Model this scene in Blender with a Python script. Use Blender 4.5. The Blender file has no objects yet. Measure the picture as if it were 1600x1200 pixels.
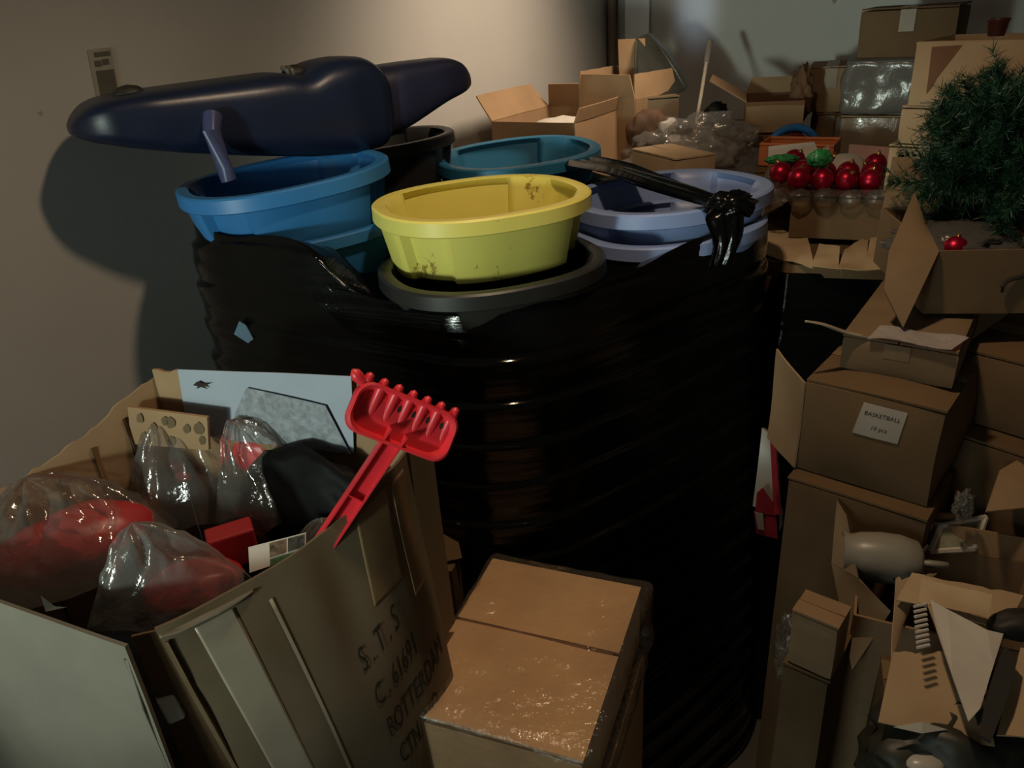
import bpy, bmesh, math, random
from mathutils import Vector, Matrix, noise
# ---------------------------------------------------------------- camera, world, lights, exposure
scn = bpy.context.scene
COL = scn.collection
HC, FPX = 1.55, 1200.0
PITCH, ROLL = math.radians(26.0), math.radians(4.0)
CF = Vector((0, math.cos(PITCH), -math.sin(PITCH)))
R0 = Vector((1, 0, 0)); U0 = Vector((0, math.sin(PITCH), math.cos(PITCH)))
CR = R0*math.cos(ROLL) - U0*math.sin(ROLL)
CU = U0*math.cos(ROLL) + R0*math.sin(ROLL)
CP = Vector((0, 0, HC))
cd = bpy.data.cameras.new('camera'); cam = bpy.data.objects.new('camera', cd); COL.objects.link(cam)
cam.matrix_world = Matrix(((CR.x, CU.x, -CF.x, CP.x), (CR.y, CU.y, -CF.y, CP.y), (CR.z, CU.z, -CF.z, CP.z), (0, 0, 0, 1)))
cd.sensor_fit = 'HORIZONTAL'; cd.sensor_width = 36.0; cd.lens = 36.0*FPX/1600.0; cd.clip_start = 0.05
scn.camera = cam
w = bpy.data.worlds.new('world'); scn.world = w; w.use_nodes = True
w.node_tree.nodes['Background'].inputs[0].default_value = (0.05, 0.055, 0.06, 1)
w.node_tree.nodes['Background'].inputs[1].default_value = 0.1
scn.view_settings.view_transform = 'Standard'; scn.view_settings.look = 'None'
scn.view_settings.exposure = 0.0; scn.view_settings.gamma = 1.0; scn.view_settings.use_curve_mapping = False

# room frame: A runs along the left wall to the far corner, B runs along the back wall to the right
FZ = -0.85                             # floor level below the stacked goods
YAW = math.radians(35.0)
RA = Vector((math.sin(YAW), math.cos(YAW), 0)); RB = Vector((math.cos(YAW), -math.sin(YAW), 0))
CORNER = Vector((0.642, 4.446, 0))
def room(a, b, z): return CORNER + RA*a + RB*b + Vector((0, 0, z))

def light(name, kind, loc, target, energy, color, **kw):
    d = bpy.data.lights.new(name, kind); d.energy = energy; d.color = color
    for k, v in kw.items(): setattr(d, k, v)
    o = bpy.data.objects.new(name, d); COL.objects.link(o); o.location = loc
    o.rotation_euler = (Vector(target) - Vector(loc)).to_track_quat('-Z', 'Y').to_euler()
    return o
LAMP = Vector((0.15, 1.25, 2.45))
light('ceiling_lamp', 'SPOT', LAMP, (0.1, 1.3, 0), 46.0, (1.0, 0.74, 0.48), spot_size=math.radians(145), spot_blend=0.8, shadow_soft_size=0.05)
light('rear_wall_fill', 'SPOT', room(-1.22, 1.25, 2.4), room(-1.22, 0, 1.12), 135.0, (1.0, 0.78, 0.57), spot_size=math.radians(72), spot_blend=1.0, shadow_soft_size=0.25)  # added spot brightening the far end of the left wall
light('doorway_daylight', 'AREA', room(-6.65, 1.1, 1.05), (-0.3, 1.6, 0.9), 17.0, (0.84, 1.0, 0.94), shape='RECTANGLE', size=0.9, size_y=1.7)
light('cool_beam_fill', 'SPOT', (-2.4, -1.6, 1.25), (-0.34, 1.55, 1.02), 265.0, (0.85, 1.0, 0.84), spot_size=math.radians(25), spot_blend=0.6, shadow_soft_size=0.16)  # added narrow spot keeping the cool light on the tubs, no actual lamp
light('back_wall_patch_spot', 'SPOT', room(-1.0, 0.427, 2.55), room(0, 0.477, 1.497), 40.0, (0.62, 0.78, 1.0), spot_size=math.radians(11), spot_blend=1.0, shadow_soft_size=0.05)  # added cool spot making the bluish patch on the back wall

# ---------------------------------------------------------------- helpers
def ray(u, v): return CF*FPX + CR*(u-800) + CU*(600-v)
def py(u, v, y):
    d = ray(u, v); return CP + d*(y/d.y)
def pz(u, v, z):
    d = ray(u, v); return CP + d*((z-HC)/d.z)
def pix(P):
    q = P - CP; f = q.dot(CF); return (800+FPX*q.dot(CR)/f, 600-FPX*q.dot(CU)/f)
def N3(p, s=1.0, o=0.0): return noise.noise(Vector((p[0]*s+o, p[1]*s+o*1.7, p[2]*s-o)))
def mesh(name, verts, faces, mat, parent=None, smooth=False):
    me = bpy.data.meshes.new(name); me.from_pydata([tuple(v) for v in verts], [], faces); me.update()
    if smooth:
        me.polygons.foreach_set('use_smooth', [True]*len(me.polygons))
    o = bpy.data.objects.new(name, me); COL.objects.link(o)
    if mat: me.materials.append(mat)
    if parent: o.parent = parent
    return o
def tag(o, label, cat=None, group=None, kind=None):
    o['label'] = label
    if cat: o['category'] = cat
    if group: o['group'] = group
    if kind: o['kind'] = kind
    return o
def empty(name, label, cat, group=None, loc=None):
    o = bpy.data.objects.new(name, None); COL.objects.link(o); o.empty_display_size = 0.05
    tag(o, label, cat, group)
    if loc: o.location = loc
    return o
def par(child, parent):
    child.parent = parent; return child
def bevel(o, wd=0.004, seg=2):
    m = o.modifiers.new('bevel', 'BEVEL'); m.width = wd; m.segments = seg; m.limit_method = 'ANGLE'; m.angle_limit = math.radians(40)
    return o
def autosmooth(o, ang=40):
    o.data.polygons.foreach_set('use_smooth', [True]*len(o.data.polygons))
    try: o.data.set_sharp_from_angle(angle=math.radians(ang))
    except Exception: pass
    return o

def grid_solid(S, nx, ny, th):
    """thick sheet from surface S(s,t)->point; returns verts, faces"""
    P = [[S(i/nx, j/ny) for i in range(nx+1)] for j in range(ny+1)]
    V, F = [], []
    def nrm(i, j):
        a = P[j][min(i+1, nx)] - P[j][max(i-1, 0)]; b = P[min(j+1, ny)][i] - P[max(j-1, 0)][i]
        n = a.cross(b); return n.normalized() if n.length > 1e-12 else Vector((0, 0, 1))
    k = (nx+1)*(ny+1)
    for sgn in (0.5, -0.5):
        for j in range(ny+1):
            for i in range(nx+1): V.append(P[j][i] + nrm(i, j)*th*sgn)
    q = lambda i, j: j*(nx+1)+i
    for j in range(ny):
        for i in range(nx):
            F.append((q(i, j), q(i+1, j), q(i+1, j+1), q(i, j+1)))
            F.append((k+q(i, j), k+q(i, j+1), k+q(i+1, j+1), k+q(i+1, j)))
    for i in range(nx):
        F.append((q(i, 0), k+q(i, 0), k+q(i+1, 0), q(i+1, 0)))
        F.append((q(i, ny), q(i+1, ny), k+q(i+1, ny), k+q(i, ny)))
    for j in range(ny):
        F.append((q(0, j), q(0, j+1), k+q(0, j+1), k+q(0, j)))
        F.append((q(nx, j), k+q(nx, j), k+q(nx, j+1), q(nx, j+1)))
    return V, F
def bil(a, b, c, d, amp=0.0, fr=3.0, sd=0.0, bulge=0.0, torn=0.0, tside='t'):
    """surface over corners a(0,0) b(1,0) c(1,1) d(0,1)"""
    a, b, c, d = Vector(a), Vector(b), Vector(c), Vector(d)
    n = (b-a).cross(d-a); n.normalize()
    def S(s, t):
        if torn and t > 0.85:
            t = t + torn*(N3((s*9, t, 0), 1.0, sd+3) + 0.5*N3((s*31, 0, 0), 1, sd))*(t-0.85)/0.15
        p = a*(1-s)*(1-t) + b*s*(1-t) + c*s*t + d*(1-s)*t
        h = amp*N3(p, fr, sd) + bulge*math.sin(math.pi*min(max(s, 0), 1))*math.sin(math.pi*min(max(t, 0), 1))
        return p + n*h
    return S
def panel(name, pts, mat, parent=None, th=0.005, nx=8, ny=8, amp=0.003, fr=4.0, sd=0.0, bulge=0.0, torn=0.0, smooth=True):
    S = bil(*pts, amp=amp, fr=fr, sd=sd, bulge=bulge, torn=torn)
    V, F = grid_solid(S, nx, ny, th)
    o = mesh(name, V, F, mat, parent)
    if smooth: autosmooth(o, 50)
    return o
def polysheet(name, pts, mat, parent=None, th=0.004, amp=0.0, sd=0.0):
    """thick sheet with an arbitrary outline (3D points near one plane)"""
    pts = [Vector(p) for p in pts]; n = len(pts)
    c = sum(pts, Vector())/n; nr = Vector()
    for i in range(n): nr += (pts[i]-c).cross(pts[(i+1) % n]-c)
    nr.normalize()
    pts = [p + nr*amp*N3(p, 6, sd) for p in pts]
    V = [p+nr*th/2 for p in pts] + [p-nr*th/2 for p in pts]
    F = [tuple(range(n)), tuple(range(2*n-1, n-1, -1))] + [(i, i+n, (i+1) % n+n, (i+1) % n) for i in range(n)]
    return mesh(name, V, F, mat, parent)
def boxverts(o, x, y, z):
    """corner o, edge vectors x,y,z"""
    V = [o, o+x, o+x+y, o+y, o+z, o+x+z, o+x+y+z, o+y+z]
    F = [(0, 3, 2, 1), (4, 5, 6, 7), (0, 1, 5, 4), (1, 2, 6, 5), (2, 3, 7, 6), (3, 0, 4, 7)]
    return V, F
def dentbox(name, o, x, y, z, mat, parent=None, n=6, amp=0.004, fr=4.0, sd=0.0, rnd=0.006, bulge=0.0):
    """box with soft edges, dents and bulging sides (cartons)"""
    bm = bmesh.new()
    bmesh.ops.create_cube(bm, size=1.0)
    bmesh.ops.subdivide_edges(bm, edges=bm.edges[:], cuts=n, use_grid_fill=True)
    lx, ly, lz = x.length, y.length, z.length
    X, Y, Z = x.normalized(), y.normalized(), z.normalized()
    for v in bm.verts:
        c = v.co
        p = Vector((c.x*lx, c.y*ly, c.z*lz)); q = Vector((max(-lx/2+rnd, min(lx/2-rnd, p.x)), max(-ly/2+rnd, min(ly/2-rnd, p.y)), max(-lz/2+rnd, min(lz/2-rnd, p.z))))
        d = p-q
        if d.length > 0: p = q + d.normalized()*rnd
        if bulge:
            f = (1-4*c.x*c.x)*(1-4*c.y*c.y) + (1-4*c.x*c.x)*(1-4*c.z*c.z) + (1-4*c.y*c.y)*(1-4*c.z*c.z)
            p += p.normalized()*bulge*f
        wp = o + x*.5 + y*.5 + z*.5 + X*p.x + Y*p.y + Z*p.z
        v.co = wp + Vector((N3(wp, fr, sd), N3(wp, fr, sd+7), 0.4*N3(wp, fr, sd+13)))*amp
    me = bpy.data.meshes.new(name); bm.to_mesh(me); bm.free(); me.materials.append(mat)
    ob = bpy.data.objects.new(name, me); COL.objects.link(ob)
    if parent: ob.parent = parent
    return autosmooth(ob, 35)
def tube(name, pts, rad, mat, parent=None, seg=10, cap=True, squash=1.0, closed=False):
    pts = [Vector(p) for p in pts]; n = len(pts); V, F = [], []
    rads = rad if isinstance(rad, (list, tuple)) else [rad]*n
    up = Vector((0, 0, 1))
    for i, p in enumerate(pts):
        if closed: t = (pts[(i+1) % n]-pts[i-1]).normalized()
        else: t = (pts[min(i+1, n-1)]-pts[max(i-1, 0)]).normalized()
        a = t.cross(up)
        if a.length < 1e-3: a = t.cross(Vector((1, 0, 0)))
        a.normalize(); b = t.cross(a).normalized()
        for k in range(seg):
            th = 2*math.pi*k/seg
            V.append(p + a*math.cos(th)*rads[i] + b*math.sin(th)*rads[i]*squash)
    m = n if closed else n-1
    for i in range(m):
        for k in range(seg):
            j = (i+1) % n
            F.append((i*seg+k, i*seg+(k+1) % seg, j*seg+(k+1) % seg, j*seg+k))
    if cap and not closed:
        F.append(tuple(range(seg))); F.append(tuple(range(n*seg-1, (n-1)*seg-1, -1)))
    o = mesh(name, V, F, mat, parent); return autosmooth(o, 50)
def lathe(name, prof, mat, parent=None, seg=28, M=None):
    V, F = [], []
    for r, z in prof:
        for k in range(seg):
            th = 2*math.pi*k/seg; V.append(Vector((r*math.cos(th), r*math.sin(th), z)))
    for i in range(len(prof)-1):
        for k in range(seg): F.append((i*seg+k, i*seg+(k+1) % seg, (i+1)*seg+(k+1) % seg, (i+1)*seg+k))
    if M: V = [M @ v for v in V]
    o = mesh(name, V, F, mat, parent); return autosmooth(o, 45)
def blob(name, c, rad, mat, parent=None, sub=4, amp=0.15, fr=3.0, sd=0.0, yaw=0.0, ridge=0.0, flat=None, sharp=None):
    bm = bmesh.new(); bmesh.ops.create_icosphere(bm, subdivisions=sub, radius=1.0)
    R = Matrix.Rotation(yaw, 3, 'Z')
    for v in bm.verts:
        d = v.co.normalized(); h = 1 + amp*N3(d, fr, sd) + 0.4*amp*N3(d, fr*2.7, sd+5)
        if ridge: h += ridge*(0.5-abs(N3(d, fr*2.2, sd+9)))
        p = Vector((d.x*rad[0], d.y*rad[1], d.z*rad[2]))*h
        if flat is not None and p.z < -rad[2]*flat: p.z = -rad[2]*flat
        v.co = Vector(c) + R @ p
    me = bpy.data.meshes.new(name); bm.to_mesh(me); bm.free(); me.materials.append(mat)
    me.polygons.foreach_set('use_smooth', [True]*len(me.polygons))
    o = bpy.data.objects.new(name, me); COL.objects.link(o)
    if parent: o.parent = parent
    if sharp: autosmooth(o, sharp)
    return o
def textmesh(body, size, align='LEFT', shear=0.0, extrude=0.0):
    c = bpy.data.curves.new('t', 'FONT'); c.body = body; c.size = size; c.align_x = align; c.extrude = extrude; c.shear = shear
    c.resolution_u = 3
    o = bpy.data.objects.new('t', c); COL.objects.link(o)
    bpy.context.view_layer.update()
    dg = bpy.context.evaluated_depsgraph_get()
    me = bpy.data.meshes.new_from_object(o.evaluated_get(dg))
    V = [v.co.copy() for v in me.vertices]; F = [tuple(p.vertices) for p in me.polygons]
    bpy.data.objects.remove(o); bpy.data.curves.remove(c); bpy.data.meshes.remove(me)
    return V, F

# ---------------------------------------------------------------- materials
def newmat(name):
    m = bpy.data.materials.new(name); m.use_nodes = True
    nt = m.node_tree; b = nt.nodes['Principled BSDF']; return m, nt, b
def noisenode(nt, scale, detail=4, stretch=None, rough=0.55):
    tc = nt.nodes.new('ShaderNodeTexCoord'); n = nt.nodes.new('ShaderNodeTexNoise')
    n.inputs['Scale'].default_value = scale; n.inputs['Detail'].default_value = detail; n.inputs['Roughness'].default_value = rough
    if stretch:
        mp = nt.nodes.new('ShaderNodeMapping'); mp.inputs['Scale'].default_value = stretch
        nt.links.new(tc.outputs['Object'], mp.inputs[0]); nt.links.new(mp.outputs[0], n.inputs['Vector'])
    else: nt.links.new(tc.outputs['Object'], n.inputs['Vector'])
    return n
def ramp(nt, src, stops):
    r = nt.nodes.new('ShaderNodeValToRGB'); e = r.color_ramp.elements
    while len(e) < len(stops): e.new(0.5)
    for k, (p, c) in enumerate(stops): e[k].position = p; e[k].color = (*c, 1)
    nt.links.new(src, r.inputs[0]); return r
def addbump(nt, b, src, strength, dist=0.002):
    bp = nt.nodes.new('ShaderNodeBump'); bp.inputs['Strength'].default_value = strength; bp.inputs['Distance'].default_value = dist
    nt.links.new(src, bp.inputs['Height'])
    nt.links.new(bp.outputs[0], b.inputs['Normal']); return bp
def sc(c, f): return tuple(min(1, x*f) for x in c)
def simple(name, col, rough=0.5, var=0.12, scale=12, bump=0.0, bscale=60, spec=0.5, metal=0.0, coat=0.0):
    m, nt, b = newmat(name)
    n = noisenode(nt, scale)
    r = ramp(nt, n.outputs['Fac'], [(0.3, sc(col, 1-var)), (0.7, sc(col, 1+var))])
    nt.links.new(r.outputs[0], b.inputs['Base Color'])
    b.inputs['Roughness'].default_value = rough; b.inputs['Specular IOR Level'].default_value = spec; b.inputs['Metallic'].default_value = metal
    if coat: b.inputs['Coat Weight'].default_value = coat; b.inputs['Coat Roughness'].default_value = 0.1
    if bump:
        n2 = noisenode(nt, bscale, 3); addbump(nt, b, n2.outputs['Fac'], bump)
    return m
def cardboard(name, col, stain=0.25, rough=0.85):
    m, nt, b = newmat(name)
    n = noisenode(nt, 5, 6); f = noisenode(nt, 160, 2, (1, 1, 6)); s = noisenode(nt, 2.2, 5)
    r = ramp(nt, n.outputs['Fac'], [(0.25, sc(col, 0.82)), (0.75, sc(col, 1.12))])
    mx = nt.nodes.new('ShaderNodeMixRGB'); mx.blend_type = 'MULTIPLY'; mx.inputs[0].default_value = stain
    r2 = ramp(nt, s.outputs['Fac'], [(0.42, (0.55, 0.42, 0.3)), (0.55, (1, 1, 1))])
    nt.links.new(r.outputs[0], mx.inputs[1]); nt.links.new(r2.outputs[0], mx.inputs[2])
    nt.links.new(mx.outputs[0], b.inputs['Base Color'])
    b.inputs['Roughness'].default_value = rough; b.inputs['Specular IOR Level'].default_value = 0.25
    addbump(nt, b, f.outputs['Fac'], 0.25, 0.001)
    return m
def film_black(name, scale=(1.5, 1.5, 26), strength=0.3, rough=0.09):
    m, nt, b = newmat(name)
    b.inputs['Base Color'].default_value = (0.003, 0.0033, 0.0033, 1); b.inputs['Roughness'].default_value = rough
    b.inputs['Specular IOR Level'].default_value = 0.3
    n = noisenode(nt, 3.0, 5, scale); addbump(nt, b, n.outputs['Fac'], strength, 0.008)
    return m
def clear_film(name, tint=(0.9, 0.9, 0.88), body=0.12, rough=0.12, bscale=7, strength=0.3, gl=0.35, bdist=0.01):
    """thin wrinkled polythene: mostly see-through, a little milky, glossy"""
    m, nt, b = newmat(name)
    nt.nodes.remove(b); out = nt.nodes['Material Output']
    tr = nt.nodes.new('ShaderNodeBsdfTransparent'); tr.inputs[0].default_value = (*tint, 1)
    df = nt.nodes.new('ShaderNodeBsdfDiffuse'); df.inputs[0].default_value = (0.62, 0.6, 0.57, 1)
    gs = nt.nodes.new('ShaderNodeBsdfGlossy'); gs.inputs['Roughness'].default_value = rough; gs.inputs[0].default_value = (0.95, 0.93, 0.9, 1)
    fr = nt.nodes.new('ShaderNodeFresnel'); fr.inputs[0].default_value = 1.45
    n = noisenode(nt, bscale, 5); bp = nt.nodes.new('ShaderNodeBump'); bp.inputs['Strength'].default_value = strength; bp.inputs['Distance'].default_value = bdist
    nt.links.new(n.outputs['Fac'], bp.inputs['Height'])
    for x in (df, gs, fr): nt.links.new(bp.outputs[0], x.inputs['Normal'])
    m1 = nt.nodes.new('ShaderNodeMixShader'); m1.inputs[0].default_value = body
    m2 = nt.nodes.new('ShaderNodeMixShader')
    mul = nt.nodes.new('ShaderNodeMath'); mul.operation = 'MULTIPLY_ADD'; mul.inputs[1].default_value = gl; mul.inputs[2].default_value = 0.03
    nt.links.new(fr.outputs[0], mul.inputs[0]); nt.links.new(mul.outputs[0], m2.inputs[0])
    nt.links.new(tr.outputs[0], m1.inputs[1]); nt.links.new(df.outputs[0], m1.inputs[2])
    nt.links.new(m1.outputs[0], m2.inputs[1]); nt.links.new(gs.outputs[0], m2.inputs[2])
    nt.links.new(m2.outputs[0], out.inputs[0])
    return m

M = {}
def plaster(name, col, rough=0.6):
    m, nt, b = newmat(name)
    n = noisenode(nt, 1.6, 6); r = ramp(nt, n.outputs['Fac'], [(0.3, sc(col, 0.93)), (0.7, sc(col, 1.05))])
    sp = noisenode(nt, 9, 3, None, 0.7); r2 = ramp(nt, sp.outputs['Fac'], [(0.24, (0.35, 0.27, 0.2)), (0.285, (1, 1, 1))])
    mx = nt.nodes.new('ShaderNodeMixRGB'); mx.blend_type = 'MULTIPLY'; mx.inputs[0].default_value = 0.7
    nt.links.new(r.outputs[0], mx.inputs[1]); nt.links.new(r2.outputs[0], mx.inputs[2]); nt.links.new(mx.outputs[0], b.inputs['Base Color'])
    b.inputs['Roughness'].default_value = rough
    f = noisenode(nt, 45, 4); addbump(nt, b, f.outputs['Fac'], 0.12, 0.004)
    return m
M['wall'] = plaster('wall_paint', (0.475, 0.46, 0.43))
M['floor'] = simple('concrete', (0.12, 0.11, 0.10), 0.8, 0.25, 5, 0.3)
M['ceil'] = simple('ceiling_paint', (0.35, 0.32, 0.28), 0.9)
M['card'] = cardboard('card_tan', (0.33, 0.215, 0.12))
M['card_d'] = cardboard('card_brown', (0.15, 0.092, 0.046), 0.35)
M['card_r'] = cardboard('card_red_brown', (0.22, 0.11, 0.06), 0.35)
M['card_l'] = cardboard('card_light', (0.50, 0.36, 0.22), 0.2)
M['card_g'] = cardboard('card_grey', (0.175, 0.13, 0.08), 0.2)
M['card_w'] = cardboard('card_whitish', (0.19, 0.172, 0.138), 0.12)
M['card_o'] = cardboard('card_orange_tan', (0.70, 0.46, 0.25), 0.2)
M['card_m'] = cardboard('card_mid_brown', (0.205, 0.135, 0.075), 0.3)
M['white_d'] = simple('dull_white_plastic', (0.26, 0.235, 0.19), 0.35, 0.08, 6)
M['kraft'] = cardboard('kraft_paper', (0.46, 0.33, 0.20), 0.2)
M['film'] = film_black('black_stretch_film')
M['film2'] = film_black('black_film_strip', (6, 6, 6), 0.5, 0.2)
M['clear'] = clear_film('clear_polythene')
M['bag'] = clear_film('toy_bag_polythene', (0.92, 0.9, 0.88), 0.09, 0.09, 9, 0.5, 0.6, 0.02)
M['milky'] = clear_film('milky_bag_polythene', (0.85, 0.82, 0.8), 0.15, 0.15, 9, 0.5, 0.45, 0.02)
M['shrink'] = clear_film('crinkled_shrink_wrap', (0.93, 0.92, 0.9), 0.05, 0.1, 26, 1.0, 0.7, 0.01)
M['greywrap'] = clear_film('grey_wrap', (0.5, 0.48, 0.46), 0.16, 0.22, 10, 0.6, 0.25)
M['blue'] = simple('blue_plastic', (0.028, 0.165, 0.42), 0.42, 0.06, 6)
M['lblue'] = simple('light_blue_plastic', (0.225, 0.305, 0.56), 0.42, 0.06, 6)
M['teal'] = simple('teal_plastic', (0.025, 0.16, 0.29), 0.45, 0.08, 6)
M['blackp'] = simple('black_plastic', (0.018, 0.018, 0.018), 0.45, 0.1, 6)
M['navy'] = simple('navy_plastic', (0.008, 0.014, 0.038), 0.38, 0.1, 8, 0.1, 90)
M['red'] = simple('red_plastic', (0.72, 0.03, 0.045), 0.38, 0.06, 8)
M['dred'] = simple('dull_red_plastic', (0.42, 0.025, 0.03), 0.4, 0.1, 8)
M['green'] = simple('green_plastic', (0.02, 0.13, 0.05), 0.4, 0.15, 8)
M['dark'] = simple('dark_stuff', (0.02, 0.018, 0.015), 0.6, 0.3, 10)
M['white'] = simple('white_ceramic', (0.46, 0.42, 0.36), 0.3, 0.05, 6)
M['paper'] = simple('white_paper', (0.56, 0.51, 0.45), 0.75, 0.08, 9)
M['ink'] = simple('stencil_ink', (0.02, 0.014, 0.01), 0.85, 0.2, 40)
M['tape'] = simple('brown_tape', (0.20, 0.125, 0.06), 0.42, 0.15, 14)
M['tapec'] = simple('pale_tape', (0.34, 0.285, 0.21), 0.38, 0.08, 14)
M['gold'] = simple('gold_cap', (0.5, 0.32, 0.12), 0.3, 0.1, 10, metal=1.0)
M['orange'] = simple('orange_plastic', (0.55, 0.16, 0.05), 0.45, 0.1, 9)
M['metal'] = simple('dull_metal', (0.45, 0.42, 0.38), 0.35, 0.15, 20, metal=0.8)
M['bluer'] = simple('bright_blue_plastic', (0.03, 0.17, 0.46), 0.4, 0.05, 9)
M['pink'] = simple('pale_pink_paper', (0.55, 0.33, 0.28), 0.6, 0.12, 9)
M['wood'] = simple('pole_wood', (0.55, 0.48, 0.38), 0.5, 0.1, 20)
M['foam'] = simple('white_foam', (0.75, 0.76, 0.72), 0.8, 0.05, 20)
m, nt, b = newmat('red_ornament_lacquer'); M['ball'] = m
b.inputs['Base Color'].default_value = (0.36, 0.004, 0.028, 1); b.inputs['Metallic'].default_value = 0.7; b.inputs['Roughness'].default_value = 0.36
m, nt, b = newmat('yellow_plastic'); M['yellow'] = m   # yellow with brown grime patches
n = noisenode(nt, 6, 6); r = ramp(nt, n.outputs['Fac'], [(0.3, (0.72, 0.64, 0.14)), (0.7, (0.79, 0.70, 0.17))])
g = noisenode(nt, 7.5, 7, None, 0.75); r2 = ramp(nt, g.outputs['Fac'], [(0.365, (0.25, 0.13, 0.02)), (0.40, (1, 1, 1))])
mx = nt.nodes.new('ShaderNodeMixRGB'); mx.blend_type = 'MULTIPLY'; mx.inputs[0].default_value = 0.8
nt.links.new(r.outputs[0], mx.inputs[1]); nt.links.new(r2.outputs[0], mx.inputs[2]); nt.links.new(mx.outputs[0], b.inputs['Base Color']); b.inputs['Roughness'].default_value = 0.42

# ---------------------------------------------------------------- room shell
def struct(o): o['kind'] = 'structure'; return o
def slab(name, a0, b0, a1, b1, z0, z1, mat):
    o0 = room(a0, b0, z0); V, F = boxverts(o0, RA*(a1-a0), RB*(b1-b0), Vector((0, 0, z1-z0)))
    o = mesh(name, V, F, mat)
    bm = bmesh.new(); bm.from_mesh(o.data); bmesh.ops.recalc_face_normals(bm, faces=bm.faces); bm.to_mesh(o.data); bm.free()
    return struct(o)
slab('floor', -6.9, -0.1, 0.1, 4.6, FZ-0.1, FZ, M['floor'])
slab('ceiling', -6.9, -0.1, 0.1, 4.6, 2.75, 2.85, M['ceil'])
slab('wall_left', -6.9, -0.12, 0.12, 0, FZ, 2.75, M['wall'])
slab('wall_back', 0, 0, 0.12, 4.6, FZ, 2.75, M['wall'])
slab('wall_right', -6.9, 4.5, 0, 4.62, FZ, 2.75, M['wall'])
wf = slab('wall_front', -6.92, 0, -6.8, 4.5, FZ, 2.75, M['wall'])
pipe = struct(tube('trim_1', [room(-0.035, 0.035, FZ), room(-0.035, 0.035, 2.75)], 0.022, simple('old_pipe_paint', (0.20, 0.15, 0.10), 0.6), seg=12))
# pale panel on the back wall beside the pipe
V, F = boxverts(room(-0.02, 0.10, 1.2), RB*0.135, RA*0.018, Vector((0, 0, 1.5)))
wp = bevel(mesh('wall_panel', V, F, simple('pale_panel', (0.82, 0.90, 0.93), 0.4, 0.05)))
tag(wp, 'narrow pale bluish panel on the back wall beside the corner pipe', 'panel')

# ---------------------------------------------------------------- tubs and the black wrapped pallet stack
def tub_mesh(mat, H=0.15, ax=0.255, ay=0.225, seg=112):
    def oval(th, ins):
        c, s = math.cos(th), math.sin(th); e = 2/2.35
        return Vector((math.copysign(abs(c)**e, c)*(ax-ins), math.copysign(abs(s)**e, s)*(ay-ins), 0))
    def lob(th):                       # side panels pushed out between the moulded lobes
        x = abs(math.cos(th)); t = max(0, min(1, (0.62-x)/0.05)); a = t*t*(3-2*t)
        x2 = abs(math.sin(th)); t = max(0, min(1, (0.34-x2)/0.05)); a2 = t*t*(3-2*t)
        return -0.024*max(a, a2)+0.006
    rings = [(0.060, 0.0, 1), (0.052, 0.004, 1), (0.030, H-0.034, 1), (0.004, H-0.036, 0), (0.0, H-0.033, 0), (0.001, H-0.004, 0), (0.006, H, 0),
             (0.026, H, 0), (0.031, H-0.003, 0), (0.036, H-0.02, 0.9), (0.062, 0.012, 1), (0.075, 0.006, 1)]
    V, F = [], []
    for ins, z, lw in rings:
        for k in range(seg):
            th = 2*math.pi*(k+0.5)/seg; p = oval(th, ins + lob(th)*lw); p.z = z; V.append(p)
    n = len(rings)
    for i in range(n-1):
        for k in range(seg): F.append((i*seg+k, i*seg+(k+1) % seg, (i+1)*seg+(k+1) % seg, (i+1)*seg+k))
    F.append(tuple(range(seg-1, -1, -1))); F.append(tuple((n-1)*seg+k for k in range(seg)))
    o = mesh('tub', V, F, mat); autosmooth(o, 32); return o
def tub(name, label, mat, u, v, z, scale=1.0, yaw=0.0, tilt=(0, 0), group='moulded plastic tubs on the wrapped stack', H=0.15):
    """rim centre seen at pixel (u,v) at height z"""
    o = tub_mesh(M[mat], H); o.name = name
    c = pz(u, v, z)
    Rm = Matrix.Rotation(math.radians(tilt[0]), 4, 'X') @ Matrix.Rotation(math.radians(tilt[1]), 4, 'Y') @ Matrix.Rotation(math.radians(yaw), 4, 'Z') @ Matrix.Scale(scale, 4)
    o.matrix_world = Matrix.Translation(c) @ Rm @ Matrix.Translation((0, 0, -H))
    tag(o, label, 'tub', group); return o, c
TY, cY = tub('yellow_tub', 'bright yellow oval plastic tub with grimy rim set on the black tub', 'yellow', 752, 305, 1.17, 0.98, 22)
TBF, cBF = tub('black_tub', 'black oval tub directly under the yellow tub', 'blackp', 768, 405, 1.045, 1.0, 22)
TB, cB = tub('blue_tub', 'medium blue oval tub at the left, its dark inside facing the boat-shaped toy', 'blue', 443, 268, 1.22, 1.02, 30, (1.5, -3))
TB2, cB2 = tub('blue_tub', 'lower blue tub nested under the left blue tub, only its rim showing', 'blue', 490, 346, 1.095, 0.86, 30, (1, -2))
TL, cL = tub('light_blue_tub', 'periwinkle blue oval tub with black film knotted over its rim', 'lblue', 1043, 296, 1.09, 1.07, 25, (0, -1.5))
TL2, cL2 = tub('light_blue_tub', 'lower periwinkle tub nested below the film-draped one', 'lblue', 1043, 345, 1.02, 1.0, 25, (0, -1.5))
TT, cT = tub('teal_tub', 'dark teal oval tub at the back of the wrapped stack behind the yellow tub', 'teal', 808, 236, 1.13, 1.06, 20, (2, -1))
TK, cK = tub('black_tub', 'black tub at the rear holding up the end of the boat-shaped toy', 'blackp', 585, 218, 1.20, 1.0, 20, (0, -3))

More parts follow.
